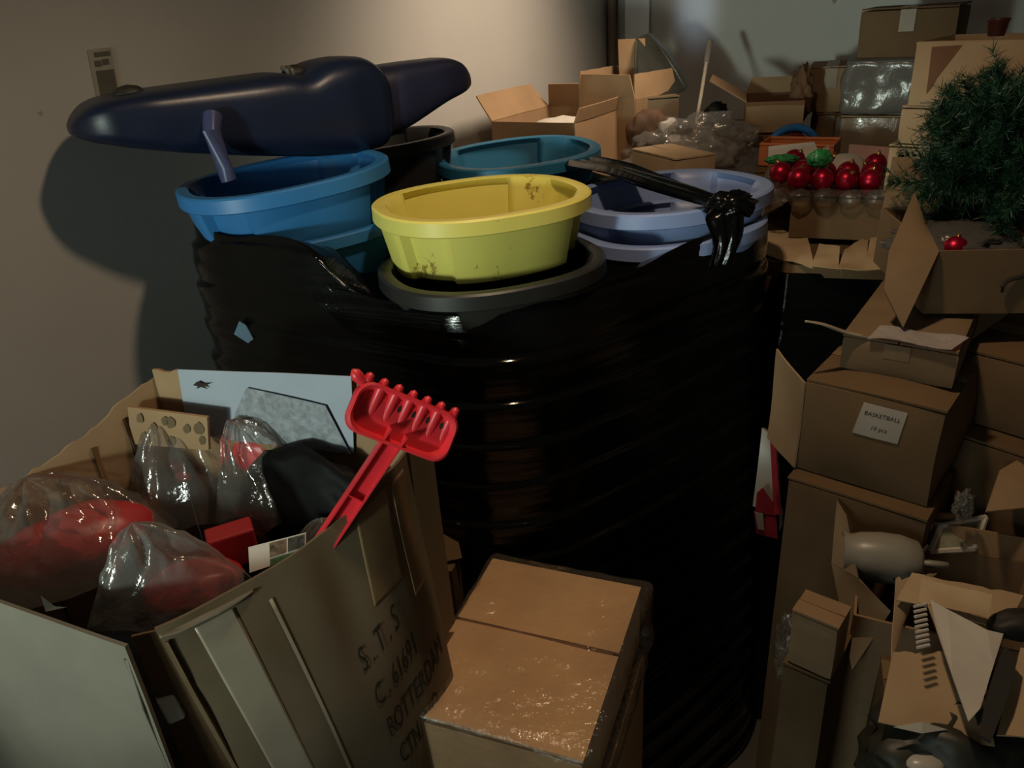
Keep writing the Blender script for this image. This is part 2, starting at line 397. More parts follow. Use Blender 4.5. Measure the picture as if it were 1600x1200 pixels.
# convex outline round the five nested stacks
stacks = [(cB, 0.258, 1.122), (cBF, 0.25, 1.005), (cL, 0.268, 1.03), (cT, 0.25, 1.04), (cK, 0.24, 1.10)]
pts = []
for c, r, zt in stacks:
    for k in range(40):
        th = 2*math.pi*k/40; pts.append((c.x+r*math.cos(th)*1.0, c.y+r*math.sin(th)*0.92))
def hull(ps):
    ps = sorted(set(ps)); cr = lambda o, a, b: (a[0]-o[0])*(b[1]-o[1])-(a[1]-o[1])*(b[0]-o[0])
    lo, up = [], []
    for p in ps:
        while len(lo) > 1 and cr(lo[-2], lo[-1], p) <= 0: lo.pop()
        lo.append(p)
    for p in reversed(ps):
        while len(up) > 1 and cr(up[-2], up[-1], p) <= 0: up.pop()
        up.append(p)
    return lo[:-1]+up[:-1]
def resample(loop, n):
    L = [0.0]; m = len(loop)
    for i in range(m):
        a, b = loop[i], loop[(i+1) % m]; L.append(L[-1]+math.hypot(b[0]-a[0], b[1]-a[1]))
    out = []; j = 0
    for k in range(n):
        d = L[-1]*k/n
        while L[j+1] < d: j += 1
        t = (d-L[j])/(L[j+1]-L[j]); a, b = loop[j], loop[(j+1) % m]
        out.append(Vector((a[0]+(b[0]-a[0])*t, a[1]+(b[1]-a[1])*t, 0)))
    return out
def wrapped(name, label, loop, topz, zbase=FZ, rings=420, spacing=0.1, ridge=0.017, sd=0.0, n=260, matname='film', inward=0.10, flare=0.05):
    root = empty(name, label, 'wrapped stack')
    P = resample(loop, n); c = sum(P, Vector())/n
    nr = []
    for k in range(n):
        t = P[(k+1) % n]-P[k-1]; q = Vector((t.y, -t.x, 0)); q.normalize(); nr.append(q)
    V, F = [], []
    for i in range(rings+1):
        s = i/rings
        for k in range(n):
            zt = topz(P[k]); z = zt*(1-s)+zbase*s
            lean = 0.05*N3((P[k].x, P[k].y, 0), 1.6, sd)
            q = (-(z+lean)) % spacing; kq = round((-(z+lean)-q)/spacing)          # film stretched over the protruding rims
            up_ = min(1, q/(.012+.006*N3((P[k].x*2, P[k].y*2, kq*3.1), 1.0, sd))); A_ = ridge*(.75+.7*N3((P[k].x*1.7, P[k].y*1.7, kq*1.9), 1.0, sd+6))
            d = A_*(up_*up_*(3-2*up_))*(1-q/spacing)**.8 + 0.010*N3((P[k].x*1.3, P[k].y*1.3, z*5), 1.0, sd+2) + 0.0025*N3((P[k].x*2.5, P[k].y*2.5, z*45+3*P[k].x), 1.0, sd+4)
            d += flare*max(0, .8-z)
            if s < 0.05: d -= 0.02*(1-s/0.05)
            V.append(P[k]+nr[k]*d+Vector((0, 0, z)))
    for i in range(rings):
        for k in range(n): F.append((i*n+k, (i+1)*n+k, (i+1)*n+(k+1) % n, i*n+(k+1) % n))
    base = len(V)                     # the film turns in over the top and sags towards the middle
    for j in range(1, 5):
        f = inward*j/4
        for k in range(n):
            p = P[k] + (c-P[k]).normalized()*f - nr[k]*0.01
            V.append(p+Vector((0, 0, topz(P[k])-0.012*j+0.008*N3(p, 9, sd))))
    for j in range(4):
        a0 = 0 if j == 0 else base+(j-1)*n; b0 = base+j*n
        for k in range(n): F.append((a0+k, a0+(k+1) % n, b0+(k+1) % n, b0+k))
    F.append(tuple(base+3*n+k for k in range(n)))
    fl = mesh('wrapping_film', V, F, M[matname], root, True)
    return root, fl
def topz1(p):
    ws = 0; zs = 0
    for c, r, zt in stacks:
        d = max(0.02, (Vector((c.x, c.y, 0))-p).length-r+0.06); w_ = 1/d**4; ws += w_; zs += w_*zt
    return zs/ws + 0.012*N3(p, 7, 3)
hl = hull(pts)
ST1, film1 = wrapped('wrapped_tub_stack', 'large stack of nested tubs wrapped in glossy black stretch film in mid picture', hl, topz1)
# loose film pulled over the light blue tub, knotted on its rim and hanging down
def ribbon(name, path, widths, mat, parent, th=0.0015, nx=14, per=8, fold=0.02, sd=0.0, side=None):
    path = [Vector(p) for p in path]
    def cr(t):
        m = len(path)-1; x = min(t*m, m-1e-6); i = int(x); f = x-i
        p0, p1, p2, p3 = path[max(i-1, 0)], path[i], path[i+1], path[min(i+2, m)]
        return 0.5*((2*p1)+(p2-p0)*f+(2*p0-5*p1+4*p2-p3)*f*f+(3*p1-p0-3*p2+p3)*f**3)
    def wd(t):
        m = len(widths)-1; x = min(t*m, m-1e-6); i = int(x); return widths[i]*(1-(x-i))+widths[i+1]*(x-i)
    def S(s, t):
        p = cr(t); tg = (cr(min(t+.01, 1))-cr(max(t-.01, 0))).normalized()
        sd_ = side if side is not None else tg.cross(Vector((0, 0, 1))).normalized()
        up = sd_.cross(tg).normalized()
        h = fold*(math.sin(s*17+sd+2*math.sin(t*3))*0.5+N3((s*5, t*2.0, sd), 1.3))
        return p + sd_*(s-.5)*wd(t) + up*h
    V, F = grid_solid(S, nx, per*len(path), th)
    o = mesh(name, V, F, mat, parent, True); return o
zr = 1.10
ribbon('film_strip', [pz(905, 250, 1.12), pz(960, 262, 1.13), pz(1020, 282, 1.125), pz(1085, 302, 1.12), pz(1130, 315, 1.115), pz(1152, 328, 1.11)], [0.10, 0.13, 0.12, 0.075, 0.05, 0.07], M['film2'], ST1, fold=0.012, sd=1)
kn = pz(1142, 322, 1.115)
blob('film_knot', kn, (0.052, 0.035, 0.028), M['film2'], ST1, 4, 0.4, 3.0, 4, 0.2, 0.35)
p0 = pz(1128, 338, 1.10); out = Vector((0.25, -1, 0)).normalized()
ribbon('film_tail', [pz(1140, 322, 1.12), p0+out*0.012, p0+out*0.02+Vector((0.005, 0, -0.05)), p0+out*0.022+Vector((-0.012, 0, -0.11))], [0.085, 0.095, 0.075, 0.05], M['film2'], ST1, fold=0.01, sd=3, side=Vector((1, 0.15, 0)).normalized())
# pale blue scrap showing through a tear in the film
def inhull(x, y, H):
    return all((H[(i+1) % len(H)][0]-H[i][0])*(y-H[i][1])-(H[(i+1) % len(H)][1]-H[i][1])*(x-H[i][0]) >= 0 for i in range(len(H)))
def film_hit(u, v, off=.02):
    d = ray(u, v).normalized(); t = .6
    while t < 4 and not inhull((CP+d*t).x, (CP+d*t).y, hl): t += .004
    return CP+d*(t-off)
polysheet('torn_scrap', [film_hit(u, v) for u, v in [(366, 522), (374, 502), (384, 508), (396, 530), (388, 536)]], simple('pale_blue_scrap', (.10, .16, .24), .4), ST1, .002)
# ---------------------------------------------------------------- navy boat-shaped toy on top
K0 = py(106, 196, 1.86); K1 = py(733, 125, 2.45)
kx = (K1-K0).normalized(); kl = (K1-K0).length; ky = Vector((-kx.y, kx.x, 0)).normalized(); kz = kx.cross(ky).normalized()
KY = empty('toy_boat', 'navy blue moulded plastic boat-shaped toy lying across the rear tubs by the wall', 'toy')
def lerp(tab, t):
    n = len(tab)
    def lin(x):
        for (a, va), (b_, vb) in zip(tab, tab[1:]):
            if x <= b_: return va+(vb-va)*((x-a)/(b_-a))
        return tab[-1][1]
    w_ = .02; e = min(t-tab[0][0], tab[-1][0]-t, w_)
    return sum(lin(t+e*(k/4.-1)) for k in range(9))/9 if e > 1e-6 else lin(t)
def hullmesh(name, top, bot, wid, mat, t0, t1, n=60, seg=28, crease=0.45, sq=2.6):
    V, F = [], []
    for i in range(n+1):
        t = t0+(t1-t0)*i/n; zt, zb, wdt = lerp(top, t), lerp(bot, t), max(lerp(wid, t), 0.002)
        zc = zb+(zt-zb)*0.55
        for k in range(seg):
            th = 2*math.pi*k/seg; c, s = math.cos(th), math.sin(th); e = 2/sq
            yy = math.copysign(abs(c)**e, c)*wdt/2; ss = math.copysign(abs(s)**e, s)
            zz = zc + (ss*(zt-zc) if ss > 0 else ss*(zc-zb))
            V.append(K0+kx*(t*kl)+ky*yy+kz*zz)
    for i in range(n):
        for k in range(seg): F.append((i*seg+k, (i+1)*seg+k, (i+1)*seg+(k+1) % seg, i*seg+(k+1) % seg))
    F.append(tuple(range(seg))); F.append(tuple(range((n+1)*seg-1, n*seg-1, -1)))
    o = mesh(name, V, F, mat, KY); bm = bmesh.new(); bm.from_mesh(o.data); bmesh.ops.recalc_face_normals(bm, faces=bm.faces); bm.to_mesh(o.data); bm.free()
    return autosmooth(o, 60)
hullmesh('hull', [(0, 0.0), (.02, .03), (.06, .05), (.14, .06), (.3, .066), (.46, .072), (.5, .06), (.55, .088), (.62, .097), (.67, .092), (.715, .05), (.74, .0)],
         [(0, -.02), (.02, -.035), (.1, -.06), (.2, -.085), (.35, -.115), (.5, -.14), (.62, -.15), (.7, -.14), (.74, -.06)],
         [(0, .07), (.015, .15), (.06, .23), (.15, .27), (.4, .29), (.6, .28), (.7, .24), (.74, .12)], M['navy'], 0, .74, 90, 36, sq=4.2)
hullmesh('tail', [(.6, .03), (.68, .062), (.8, .068), (.92, .07), (.97, .05), (.99, .02), (1.0, -.0)],
         [(.6, -.12), (.72, -.125), (.8, -.095), (.9, -.05), (.97, -.03), (.99, -.02), (1.0, -.01)],
         [(.6, .16), (.75, .19), (.9, .16), (.97, .11), (.99, .06), (1.0, .02)], simple('dark_navy_plastic', (0.018, 0.02, 0.05), 0.45, 0.15, 8), .6, 1.0, 60, 32, sq=3.6)
def kp(t, y, z): return K0+kx*(t*kl)+ky*y+kz*z
for (t, y, z, rr) in [(.13, -.03, .055, .035), (.505, -.02, .065, .035)]:     # dark blobs painting the shade of moulded recesses on top
    blob('recess_shade', kp(t, y, z), (rr, rr*.8, .02), M['dark'], KY, 3, 0.1, 3, t*9, YAW)
for dy in (0, 1):
    tube('lug', [kp(.475+.012*dy, -.06, .03), kp(.475+.012*dy, -.055, .075), kp(.475+.012*dy, -.02, .08)], .006, simple('grey_lug%d' % dy, (.10, .10, .09), .5), KY, 8)
pg = py(331, 205, (K0+kx*(.36*kl)).y-0.21); pg2 = py(350, 262, (K0+kx*(.36*kl)).y-0.21)
tube('peg', [pg+Vector((0, .03, .03)), pg, pg2, pg2+Vector((.005, .0, -.03))], [.022, .021, .019, .018], simple('faded_navy_plastic', (.05, .06, .14), .3), KY, 16)
# printed label strip on the left wall
def onwall(u, v, off=0.003):           # ray meets the left wall plane
    d = ray(u, v); n = RB; t = (CORNER-CP).dot(n)/d.dot(n); return CP + d*t + n*off
lw = [onwall(150, 152), onwall(186, 148), onwall(172, 74), onwall(135, 78)]
LB = panel('wall_label', lw, simple('grey_label_paper', (.33, .31, .26), .6), None, .002, 4, 8, .001)
tag(LB, 'grey printed paper strip stuck on the left wall above the navy toy', 'label')
def wl(s, t): return lw[0].lerp(lw[1], s).lerp(lw[3].lerp(lw[2], s), t) + RB*.0025
for (s0, s1, t0, t1) in [(.22, .9, .84, .93), (.18, .45, .64, .76), (.5, .78, .66, .78), (.16, .92, .02, .55)]:
    panel('print_block', [wl(s0, t0), wl(s1, t0), wl(s1, t1), wl(s0, t1)], simple('label_print', (.10, .09, .07), .7), LB, .001, 2, 2, 0)

# ---------------------------------------------------------------- big open carton of toys, front left
CN = pz(224, 990, 0.82); CRt = pz(634, 705, 0.90); CL = pz(240, 575, 0.97); CBr = pz(560, 582, 0.98)
CW = Vector((CN.x+CL.x-CRt.x-0.03, CN.y+CL.y-CRt.y-0.02, 0.82))
def fl(p, z=0.0): return Vector((p.x, p.y, z))
BOX = empty('toy_carton', 'large open grey-brown carton stencilled with black lettering, full of bagged toys, front left', 'carton')
Sfront = bil(fl(CN)+Vector((.10, .06, 0)), fl(CRt)+Vector((.06, -.07, 0)), CRt, CN+Vector((.012, .008, 0)), amp=.008, fr=3, sd=2, bulge=-.0)
nfr = (CRt-CN).cross(Vector((0, 0, 1))).normalized()
if nfr.y > 0: nfr = -nfr
def SF(s, t):                         # bulged face between near and right corner, rim sagging in the middle
    p = Sfront(s, t - 0.05*math.sin(math.pi*max(0, min(1, s)))*t*0.6)
    return p + nfr*(.055*max(0, math.sin(math.pi*s))**.8*math.sin(math.pi*min(1, max(0, t*.8+.1)))) + nfr*.006*N3((s*4, t*4, 1), 1.5, 4)
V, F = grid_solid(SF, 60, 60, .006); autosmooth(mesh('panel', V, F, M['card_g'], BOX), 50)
def SB(a, b, bulge, sd, torn=0.0, sag=0.0, za=0.0):
    n = (b-a).cross(Vector((0, 0, 1))).normalized()
    S0 = bil(fl(a), fl(b), b, a, amp=.008, fr=3, sd=sd, torn=torn)
    def S(s, t): return S0(s, t-sag*math.sin(math.pi*max(0, min(1, s)))*t) + n*bulge*math.sin(math.pi*s)*math.sin(math.pi*min(1, t*.8+.1))
    return S
Sl = SB(CW, CN+Vector((-.022, -.004, -.012)), .04, 6, .0, .0)
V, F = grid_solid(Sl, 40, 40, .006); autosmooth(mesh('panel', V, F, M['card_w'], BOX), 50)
Sbk = SB(CRt+Vector((.01, .07, .07)), CL, -.005, 8, .025, .0)
V, F = grid_solid(Sbk, 40, 16, .006); autosmooth(mesh('panel', V, F, M['card'], BOX), 50)
Slw = SB(CL+Vector((-.005, 0, -.01)), CW, .0, 9, .02, .04)
V, F = grid_solid(Slw, 40, 16, .006); autosmooth(mesh('panel', V, F, M['card'], BOX), 50)
# taped right corner running up to a point
panel('corner_flap', [fl(CRt, .45)+Vector((.0, -.002, 0)), fl(CRt, .45)+Vector((.035, .08, 0)), CRt+Vector((.03, .085, .05)), CRt+Vector((.002, .0, .005))], M['card_g'], BOX, .005, 5, 8, .004, 5, 2)
# vertical creases on the left inside panel
for s in (.16, .3, .44, .58):
    pp = [Slw(s, t)+RB*.006 for t in (.55, .7, .85, .97)]
    tube('crease', pp, .0022, M['card_d'], BOX, 5)
# tapes, torn lip and the dark slit at the near corner
def strip(name, S, uv0, uv1, wd, mat, off, parent, n=14, dirv=None):
    def T(a, b_):
        s = uv0[0]+(uv1[0]-uv0[0])*b_ + wd*(a-.5); t = uv0[1]+(uv1[1]-uv0[1])*b_
        return S(s, t)+off
    V, F = grid_solid(T, 14, n*2, .0008); o = mesh(name, V, F, mat, parent, True); return o
strip('tape', SF, (.80, .985), (.76, .80), .16, M['tape'], nfr*.0035, BOX)
strip('tape', SF, (.93, .98), (.91, .74), .07, M['tape'], nfr*.0038, BOX)
strip('tape', SF, (.16, .97), (.20, .05), .13, M['tapec'], nfr*.0035, BOX, 20)
strip('tape', SF, (.34, .95), (.40, .05), .012, M['tapec'], nfr*.0042, BOX, 20)
ribbon('torn_lip', [SF(s, .985)+nfr*.004 for s in (.0, .06, .12, .18, .24, .3)], [.012, .018, .016, .02, .014, .006], M['card_w'], BOX, th=.003, nx=3, per=5, fold=.004, sd=5)
tube('corrugated_edge', [SF(.012, t)+nfr*.004 for t in (.97, .85, .7, .55, .4, .25)], .003, M['card_d'], BOX, 6)
tube('corrugated_edge', [Sl(.985, t)+Vector((0, -.003, 0)) for t in (.97, .85, .7, .55, .4, .25)], .003, M['card_w'], BOX, 6)
panel('corner_liner', [fl(CN, .1)+Vector((-.03, .05, 0)), fl(CN, .1)+Vector((.10, .10, 0)), CN+Vector((.03, .035, -.02)), CN+Vector((-.03, .02, -.02))], M['card_d'], BOX, .004, 3, 6, .003)
panel('base', [fl(CN, .012)+Vector((.05, .05, 0)), fl(CRt, .012), fl(CL, .012)+Vector((0, -.02, 0)), fl(CW, .012)+Vector((.03, 0, 0))], M['card_d'], BOX, .006, 4, 4, 0)
# stencilled lettering following the bulged face
def lettering(lines, S, s0, t0, du, dv, off, parent, mat, slope=0.0, lens=1.0):
    for k, (body, size, ds, gap) in enumerate(lines):
        V, F = textmesh(body, 1.0, shear=0.0)
        W = []
        for v_ in V:
            W.append(S(s0+ds+(v_.x*size*lens)*du, t0-gap*dv+v_.y*size*dv+slope*v_.x*size)+off)
        mesh('lettering', W, F, mat, parent)
lettering([('S . T . S', .060, 0.0, 0.0), ('C . 61691', .056, .01, .070), ('ROTTERDAM', .056, .02, .138), ('CTN  NO  -', .056, .035, .204)],
          SF, .55, .70, 2.35, 1.28, nfr*.0045, BOX, M['ink'], .13, .50)
# white foam clip stuck in the slit
cl = py(273, 1105, .83); V, F = boxverts(cl+Vector((-.012, -.01, -.028)), Vector((.022, .012, 0)), Vector((-.008, .016, 0)), Vector((-.006, 0, .05)))
fc = bevel(mesh('foam_clip', V, F, M['foam']), .005, 3); tag(fc, 'small white foam clip wedged in the slit at the carton\'s near corner', 'clip')

# contents ------------------------------------------------------------------------------------------
cc = (CN+CRt+CL+CW)/4
fill = blob('black_bag', Vector((cc.x, cc.y, .34)), (.30, .25, .30), simple('black_bag_film', (.008, .008, .009), .3, .2, 9, .5, 20), None, 4, .12, 2.2, 3, -.5, .1)
tag(fill, 'black plastic bag filling the bottom of the toy carton', 'bag')
bk = blob('black_bag', (CRt+CL)/2+Vector((.06, -.05, -.21)), (.17, .04, .14), simple('black_bag_film2', (.003, .003, .0035), .6, .2, 9, .5, 20, .12), None, 4, .15, 2.2, 8, math.atan2((CRt-CL).y, (CRt-CL).x), .08); tag(bk, 'black plastic bag standing against the back panel under the white printed paper', 'bag')
# white printed paper on the inside of the back panel
def Pb(u, v, zz=None):
    d = ray(u, v); a = fl(CRt)+Vector((.01, .07, 0)); n = (fl(CL)-a).cross(Vector((0, 0, 1))).normalized()
    if n.y > 0: n = -n
    t = (a-CP).dot(n)/d.dot(n); return CP+d*t+n*.014
pp = [Pb(300, 672), Pb(560, 700), Pb(556, 582), Pb(286, 572)]
PR = panel('printed_sheet', pp, simple('blue_white_print', (.34, .38, .45), .6, .06, 9), BOX, .0015, 12, 6, .004, 6, 2)
PR['label'] = 'white printed paper on the inside of the back panel'
def pq(s, t): return pp[0].lerp(pp[1], s).lerp(pp[3].lerp(pp[2], s), t)
npb = (pp[1]-pp[0]).cross(pp[3]-pp[0]).normalized()
if npb.y > 0: npb = -npb
panel('grey_print', [pq(.25, -.0)+npb*.006, pq(.99, .0)+npb*.006, pq(.86, .62)+npb*.006, pq(.42, .80)+npb*.006], simple('speckled_grey_print', (.24, .26, .29), .7, .35, 70), PR, .001, 6, 4, .003, 6, 2)
mk = [pq(.10, .80), pq(.13, .86), pq(.16, .83), pq(.21, .84), pq(.17, .80), pq(.19, .76), pq(.15, .78), pq(.12, .75), pq(.13, .79)]
polysheet('ink_mark', [x+npb*.008 for x in mk], M['ink'], PR, .001)
pt = [Pb(243, 668), Pb(362, 676), Pb(360, 626), Pb(238, 612)]
pt = [x+npb*.05 for x in pt]
CB = panel('spotted_card', pt, M['card'], None, .006, 6, 4, .003)
tag(CB, 'small cardboard piece with dark round blotches inside the toy carton', 'card')
random.seed(4)
for (s, t) in [(.16, .75), (.33, .55), (.48, .75), (.55, .72), (.75, .6), (.9, .65), (.55, .2), (.2, .2), (.93, .3)]:
    c0 = pt[0].lerp(pt[1], s).lerp(pt[3].lerp(pt[2], s), t)+npb*.0045
    ex = (pt[1]-pt[0]).normalized(); ey = (pt[3]-pt[0]).normalized(); rr = .0065+.004*random.random()
    polysheet('blotch', [c0+ex*rr*math.cos(a)*(1+.3*random.random())+ey*rr*1.25*math.sin(a)*(1+.3*random.random()) for a in [x*math.pi/6 for x in range(12)]], simple('blotch_brown', (.12, .075, .035), .8), CB, .0008)
# red rake
rk = empty('toy_rake', 'bright red plastic toy rake sticking out of the toy carton', 'rake')
yr = 1.05
hL = py(541, 640, yr); hR = py(697, 700, yr+.03); ex = (hR-hL).normalized(); ez0 = py(640, 640, yr)-py(586, 745, yr-.02)
fw = (CP-hL).normalized(); fw = (fw-ex*fw.dot(ex)).normalized(); ey = fw.cross(ex).normalized()
Lh = (hR-hL).length; Hh = .098
def rp(x, y, z=0): return hL + ex*(x*Lh) + ey*(y*Hh) + fw*z
def rr_outline(x0, x1, y0, y1, r, n=6):
    P = []
    for cx, cy, a0 in [(x1-r, y0+r, -90), (x1-r, y1-r, 0), (x0+r, y1-r, 90), (x0+r, y0+r, 180)]:
        for k in range(n+1):
            a = math.radians(a0+90*k/n); P.append((cx+r*math.cos(a), cy+r*math.sin(a)))
    return P
outl = rr_outline(0, Lh, -.028, .055, .026)
V, F = [], []; n = len(outl)
for (ins, z) in [(0, 0), (0, .02), (.003, .022), (.006, .02), (.010, .006)]:
    for x, y in outl:
        cx, cy = x-Lh/2, y-.0135; V.append(hL+ex*(x-cx/abs(cx)*ins if cx else x)+ey*(y-(cy/abs(cy)*ins if cy else 0))+fw*z)
for i in range(4):
    for k in range(n): F.append((i*n+k, i*n+(k+1) % n, (i+1)*n+(k+1) % n, (i+1)*n+k))
F.append(tuple(4*n+k for k in range(n))); F.append(tuple(range(n-1, -1, -1)))
hd = autosmooth(mesh('rake_head', V, F, M['red'], rk), 40)
for i in range(7):
    x = (i+.45)/7*Lh
    b0 = hL+ex*x; 
    tube('tine', [b0+ey*(-.006)-fw*.002, b0+ey*.02+fw*.001, b0+ey*.046+fw*.006, b0+ey*.056+fw*.013, b0+ey*.064+fw*.014, b0+ey*.067+fw*.014], [.006, .0085, .0085, .0085, .006, .001], M['red'], rk, 12)
    if i > 1:
        c0 = hL+ex*(x+.0145)+ey*.030+fw*.0072
        polysheet('slot_shade', [c0+ex*.003*math.cos(a)+ey*.0055*math.sin(a) for a in [k*math.pi/5 for k in range(10)]], M['dark'], hd, .0012)  # dark oval painting the shade of an open slot
tube('end_knob', [hL+ex*(.006)+ey*.048+fw*.012, hL+ex*(-.006)+ey*.053+fw*.014, hL+ex*(-.013)+ey*.057+fw*.015, hL+ex*(-.018)+ey*.060+fw*.015], [.008, .0095, .0085, .002], M['red'], rk, 12)
h0 = hL+ex*(Lh*.47)+ey*(-.022)+fw*.008; h1 = py(512, 838, yr-.06); hd_ = (h1-h0).normalized(); h1 = h0+hd_*.34
sd_ = hd_.cross(fw).normalized(); fz = sd_.cross(hd_).normalized()
V, F = boxverts(h0-sd_*.016-fz*.004, sd_*.032, fz*.006, h1-h0); hn = mesh('handle', V, F, M['red'], rk); bevel(hn, .001)
for s_ in (-1, 1):
    V, F = boxverts(h0+sd_*(.0145*s_)-sd_*.0015-fz*.005-hd_*.02, sd_*.003, fz*.018, (h1-h0)); mesh('handle_rib', V, F, M['red'], rk)
for f_ in (.3, .62):
    V, F = boxverts(h0+(h1-h0)*f_-sd_*.015, sd_*.03, fz*.012, hd_*.002); mesh('cross_rib', V, F, M['red'], rk)
# bagged toys: things first, then the clear bags round them
def at_(u, v, z): return pz(u, v, z+.10)
rt = blob('red_toy_shell', at_(120, 850, .63), (.135, .075, .065), M['dred'], None, 4, .08, 1.5, 2, .55); tag(rt, 'rounded dull red plastic shell in the left polythene bag', 'toy')
rq = blob('red_toy_scoop', at_(300, 915, .585), (.085, .05, .04), M['dred'], None, 4, .12, 1.6, 12, .35); tag(rq, 'dull red toy scoop inside the milky front bag', 'toy')
gt = blob('green_toy_shell', at_(70, 790, .63), (.11, .06, .05), M['green'], None, 4, .1, 1.5, 5, .6); tag(gt, 'dark green plastic shell behind the red shell in the left bag', 'toy')
kb = lathe('toy_screw_boss', [(0, .012), (.007, .012), (.009, .009), (.009, 0), (.014, -.001), (.014, -.004)], M['dred'], rt, 16, Matrix.Translation(at_(186, 850, .685)))
r2 = blob('red_toy_paddle', at_(393, 708, .70), (.055, .022, .045), M['red'], None, 4, .15, 1.6, 4, -.5); tag(r2, 'bright red toy paddle inside the bag below the white printed paper', 'toy')
d2 = blob('navy_toy_block', at_(320, 705, .66), (.05, .035, .06), simple('navy_toy', (.02, .025, .06), .4), None, 4, .2, 1.6, 6, .2); tag(d2, 'dark navy plastic toy in the middle bag', 'toy')
r3 = empty('red_toy_rack', 'row of red moulded toy lugs at the left of the middle bag', 'toy')
for k in range(4):
    blob('lug', at_(262+8*k, 695+17*k, .68-.008*k), (.017, .013, .014), M['dred'], r3, 2, .15, 2, k)
k2 = blob('black_toy_bucket', at_(445, 775, .60), (.085, .055, .085), M['blackp'], None, 4, .12, 1.6, 7, .2); tag(k2, 'black toy piece in the right hand bag below the rake', 'toy')
rb0 = at_(322, 850, .635); V, F = boxverts(rb0, Vector((.075, .035, 0)), Vector((-.02, .045, 0)), Vector((0, 0, -.07)))
rb = bevel(mesh('red_toy_box', V, F, M['dred']), .004, 2); tag(rb, 'small red plastic box edge beside the picture label', 'toy')
def bagged(name, label, c, rad, sd, mat, yaw=0., h=.12, tip=(0, 0), sharp=1.0, nf=9):
    """polythene bag: a tent of film with radial folds running down from its gathered peak"""
    nr, nt_ = 34, 120; V, F = [], []; ca, sa = math.cos(yaw), math.sin(yaw); c = Vector(c)
    for i in range(nr+1):
        r = i/nr
        for k in range(nt_):
            th = 2*math.pi*k/nt_
            rr = r*(1+.16*N3((math.cos(th)*1.5, math.sin(th)*1.5, sd), 1.0))
            x, y = rad[0]*rr*math.cos(th)+tip[0]*(1-r)**1.5, rad[1]*rr*math.sin(th)+tip[1]*(1-r)**1.5
            z = h*((1-r**2.2)*(1-sharp)+sharp*(1-r)**.8)
            fo = abs(math.sin(nf*.5*th+sd+2.5*N3((r*2, th, sd), .9)))**.6
            z += h*.16*(fo-.5)*math.sin(math.pi*min(1, r*1.05))+h*.22*N3((x*14, y*14, sd), 1.0)*r
            z += h*.10*(.5-abs(N3((x*34, y*34, sd+3), 1.0)))*math.sin(math.pi*r)
            V.append(c+Vector((x*ca-y*sa, x*sa+y*ca, z)))
    for i in range(nr):
        for k in range(nt_): F.append((i*nt_+k, (i+1)*nt_+k, (i+1)*nt_+(k+1) % nt_, i*nt_+(k+1) % nt_))
    o = mesh(name, V, F, M[mat], None, True)
    tag(o, label, 'bag', 'clear bags in the toy carton'); return o
bagged('polythene_bag', 'large clear bag round the red and green shells at the left', at_(105, 870, .60), (.20, .13), 1, 'bag', .55, .15, (-.02, .06), .45)
bagged('polythene_bag', 'clear bag in the middle round the navy toy and red lugs', at_(303, 785, .60), (.13, .095), 11, 'bag', .1, .185, (0, .02), .25)
bagged('polythene_bag', 'clear bag at the right with the red paddle sticking up', at_(442, 792, .60), (.125, .085), 21, 'bag', .2, .20, (-.06, .01), .35)
bagged('polythene_bag', 'milky bag in front rising to a peak by the near corner', at_(268, 935, .62), (.125, .075), 31, 'milky', .35, .155, (-.02, .005), .9, 7)
bagged('polythene_bag', 'small milky bag corner beside the rake handle', at_(505, 840, .64), (.045, .03), 41, 'milky', .4, .04, (0, 0), .5)
gl0 = at_(82, 958, .675)
gs = polysheet('tape_glint', [gl0+Vector(x) for x in [(-.03, .03, .01), (-.012, .004, 0), (.022, .004, .006), (.0, .010, .004)]], simple('glint_metal', (.7, .68, .62), .18, .05, metal=1.0), None, .001); tag(gs, 'bright metal sliver standing for a glint on film tape at the left rim of the toy carton', 'scrap')  # bright sliver put in as the glint off film tape
# picture label
lp = [at_(390, 895, .66), at_(478, 866, .66), at_(478, 832, .69), at_(388, 855, .69)]
PL = panel('picture_label', lp, M['paper'], None, .0015, 6, 4, .001); tag(PL, 'white paper label with two small dark pictures beside the red box', 'label')
nl = (lp[1]-lp[0]).cross(lp[3]-lp[0]).normalized()
if nl.y > 0: nl = -nl
def lq(s, t): return lp[0].lerp(lp[1], s).lerp(lp[3].lerp(lp[2], s), t)+nl*.002
for s0, s1, mt in [(.36, .64, (.12, .08, .05)), (.68, .97, (.05, .045, .035))]:
    panel('picture', [lq(s0, .35), lq(s1, .35), lq(s1, .93), lq(s0, .93)], simple('picture_print', mt, .6, .8, 90), PL, .0006, 2, 2, 0)
panel('green_band', [lq(.36, .0), lq(.97, .0), lq(.97, .27), lq(.36, .27)], simple('green_print', (.05, .10, .03), .6, .5, 60), PL, .0006, 2, 2, 0)
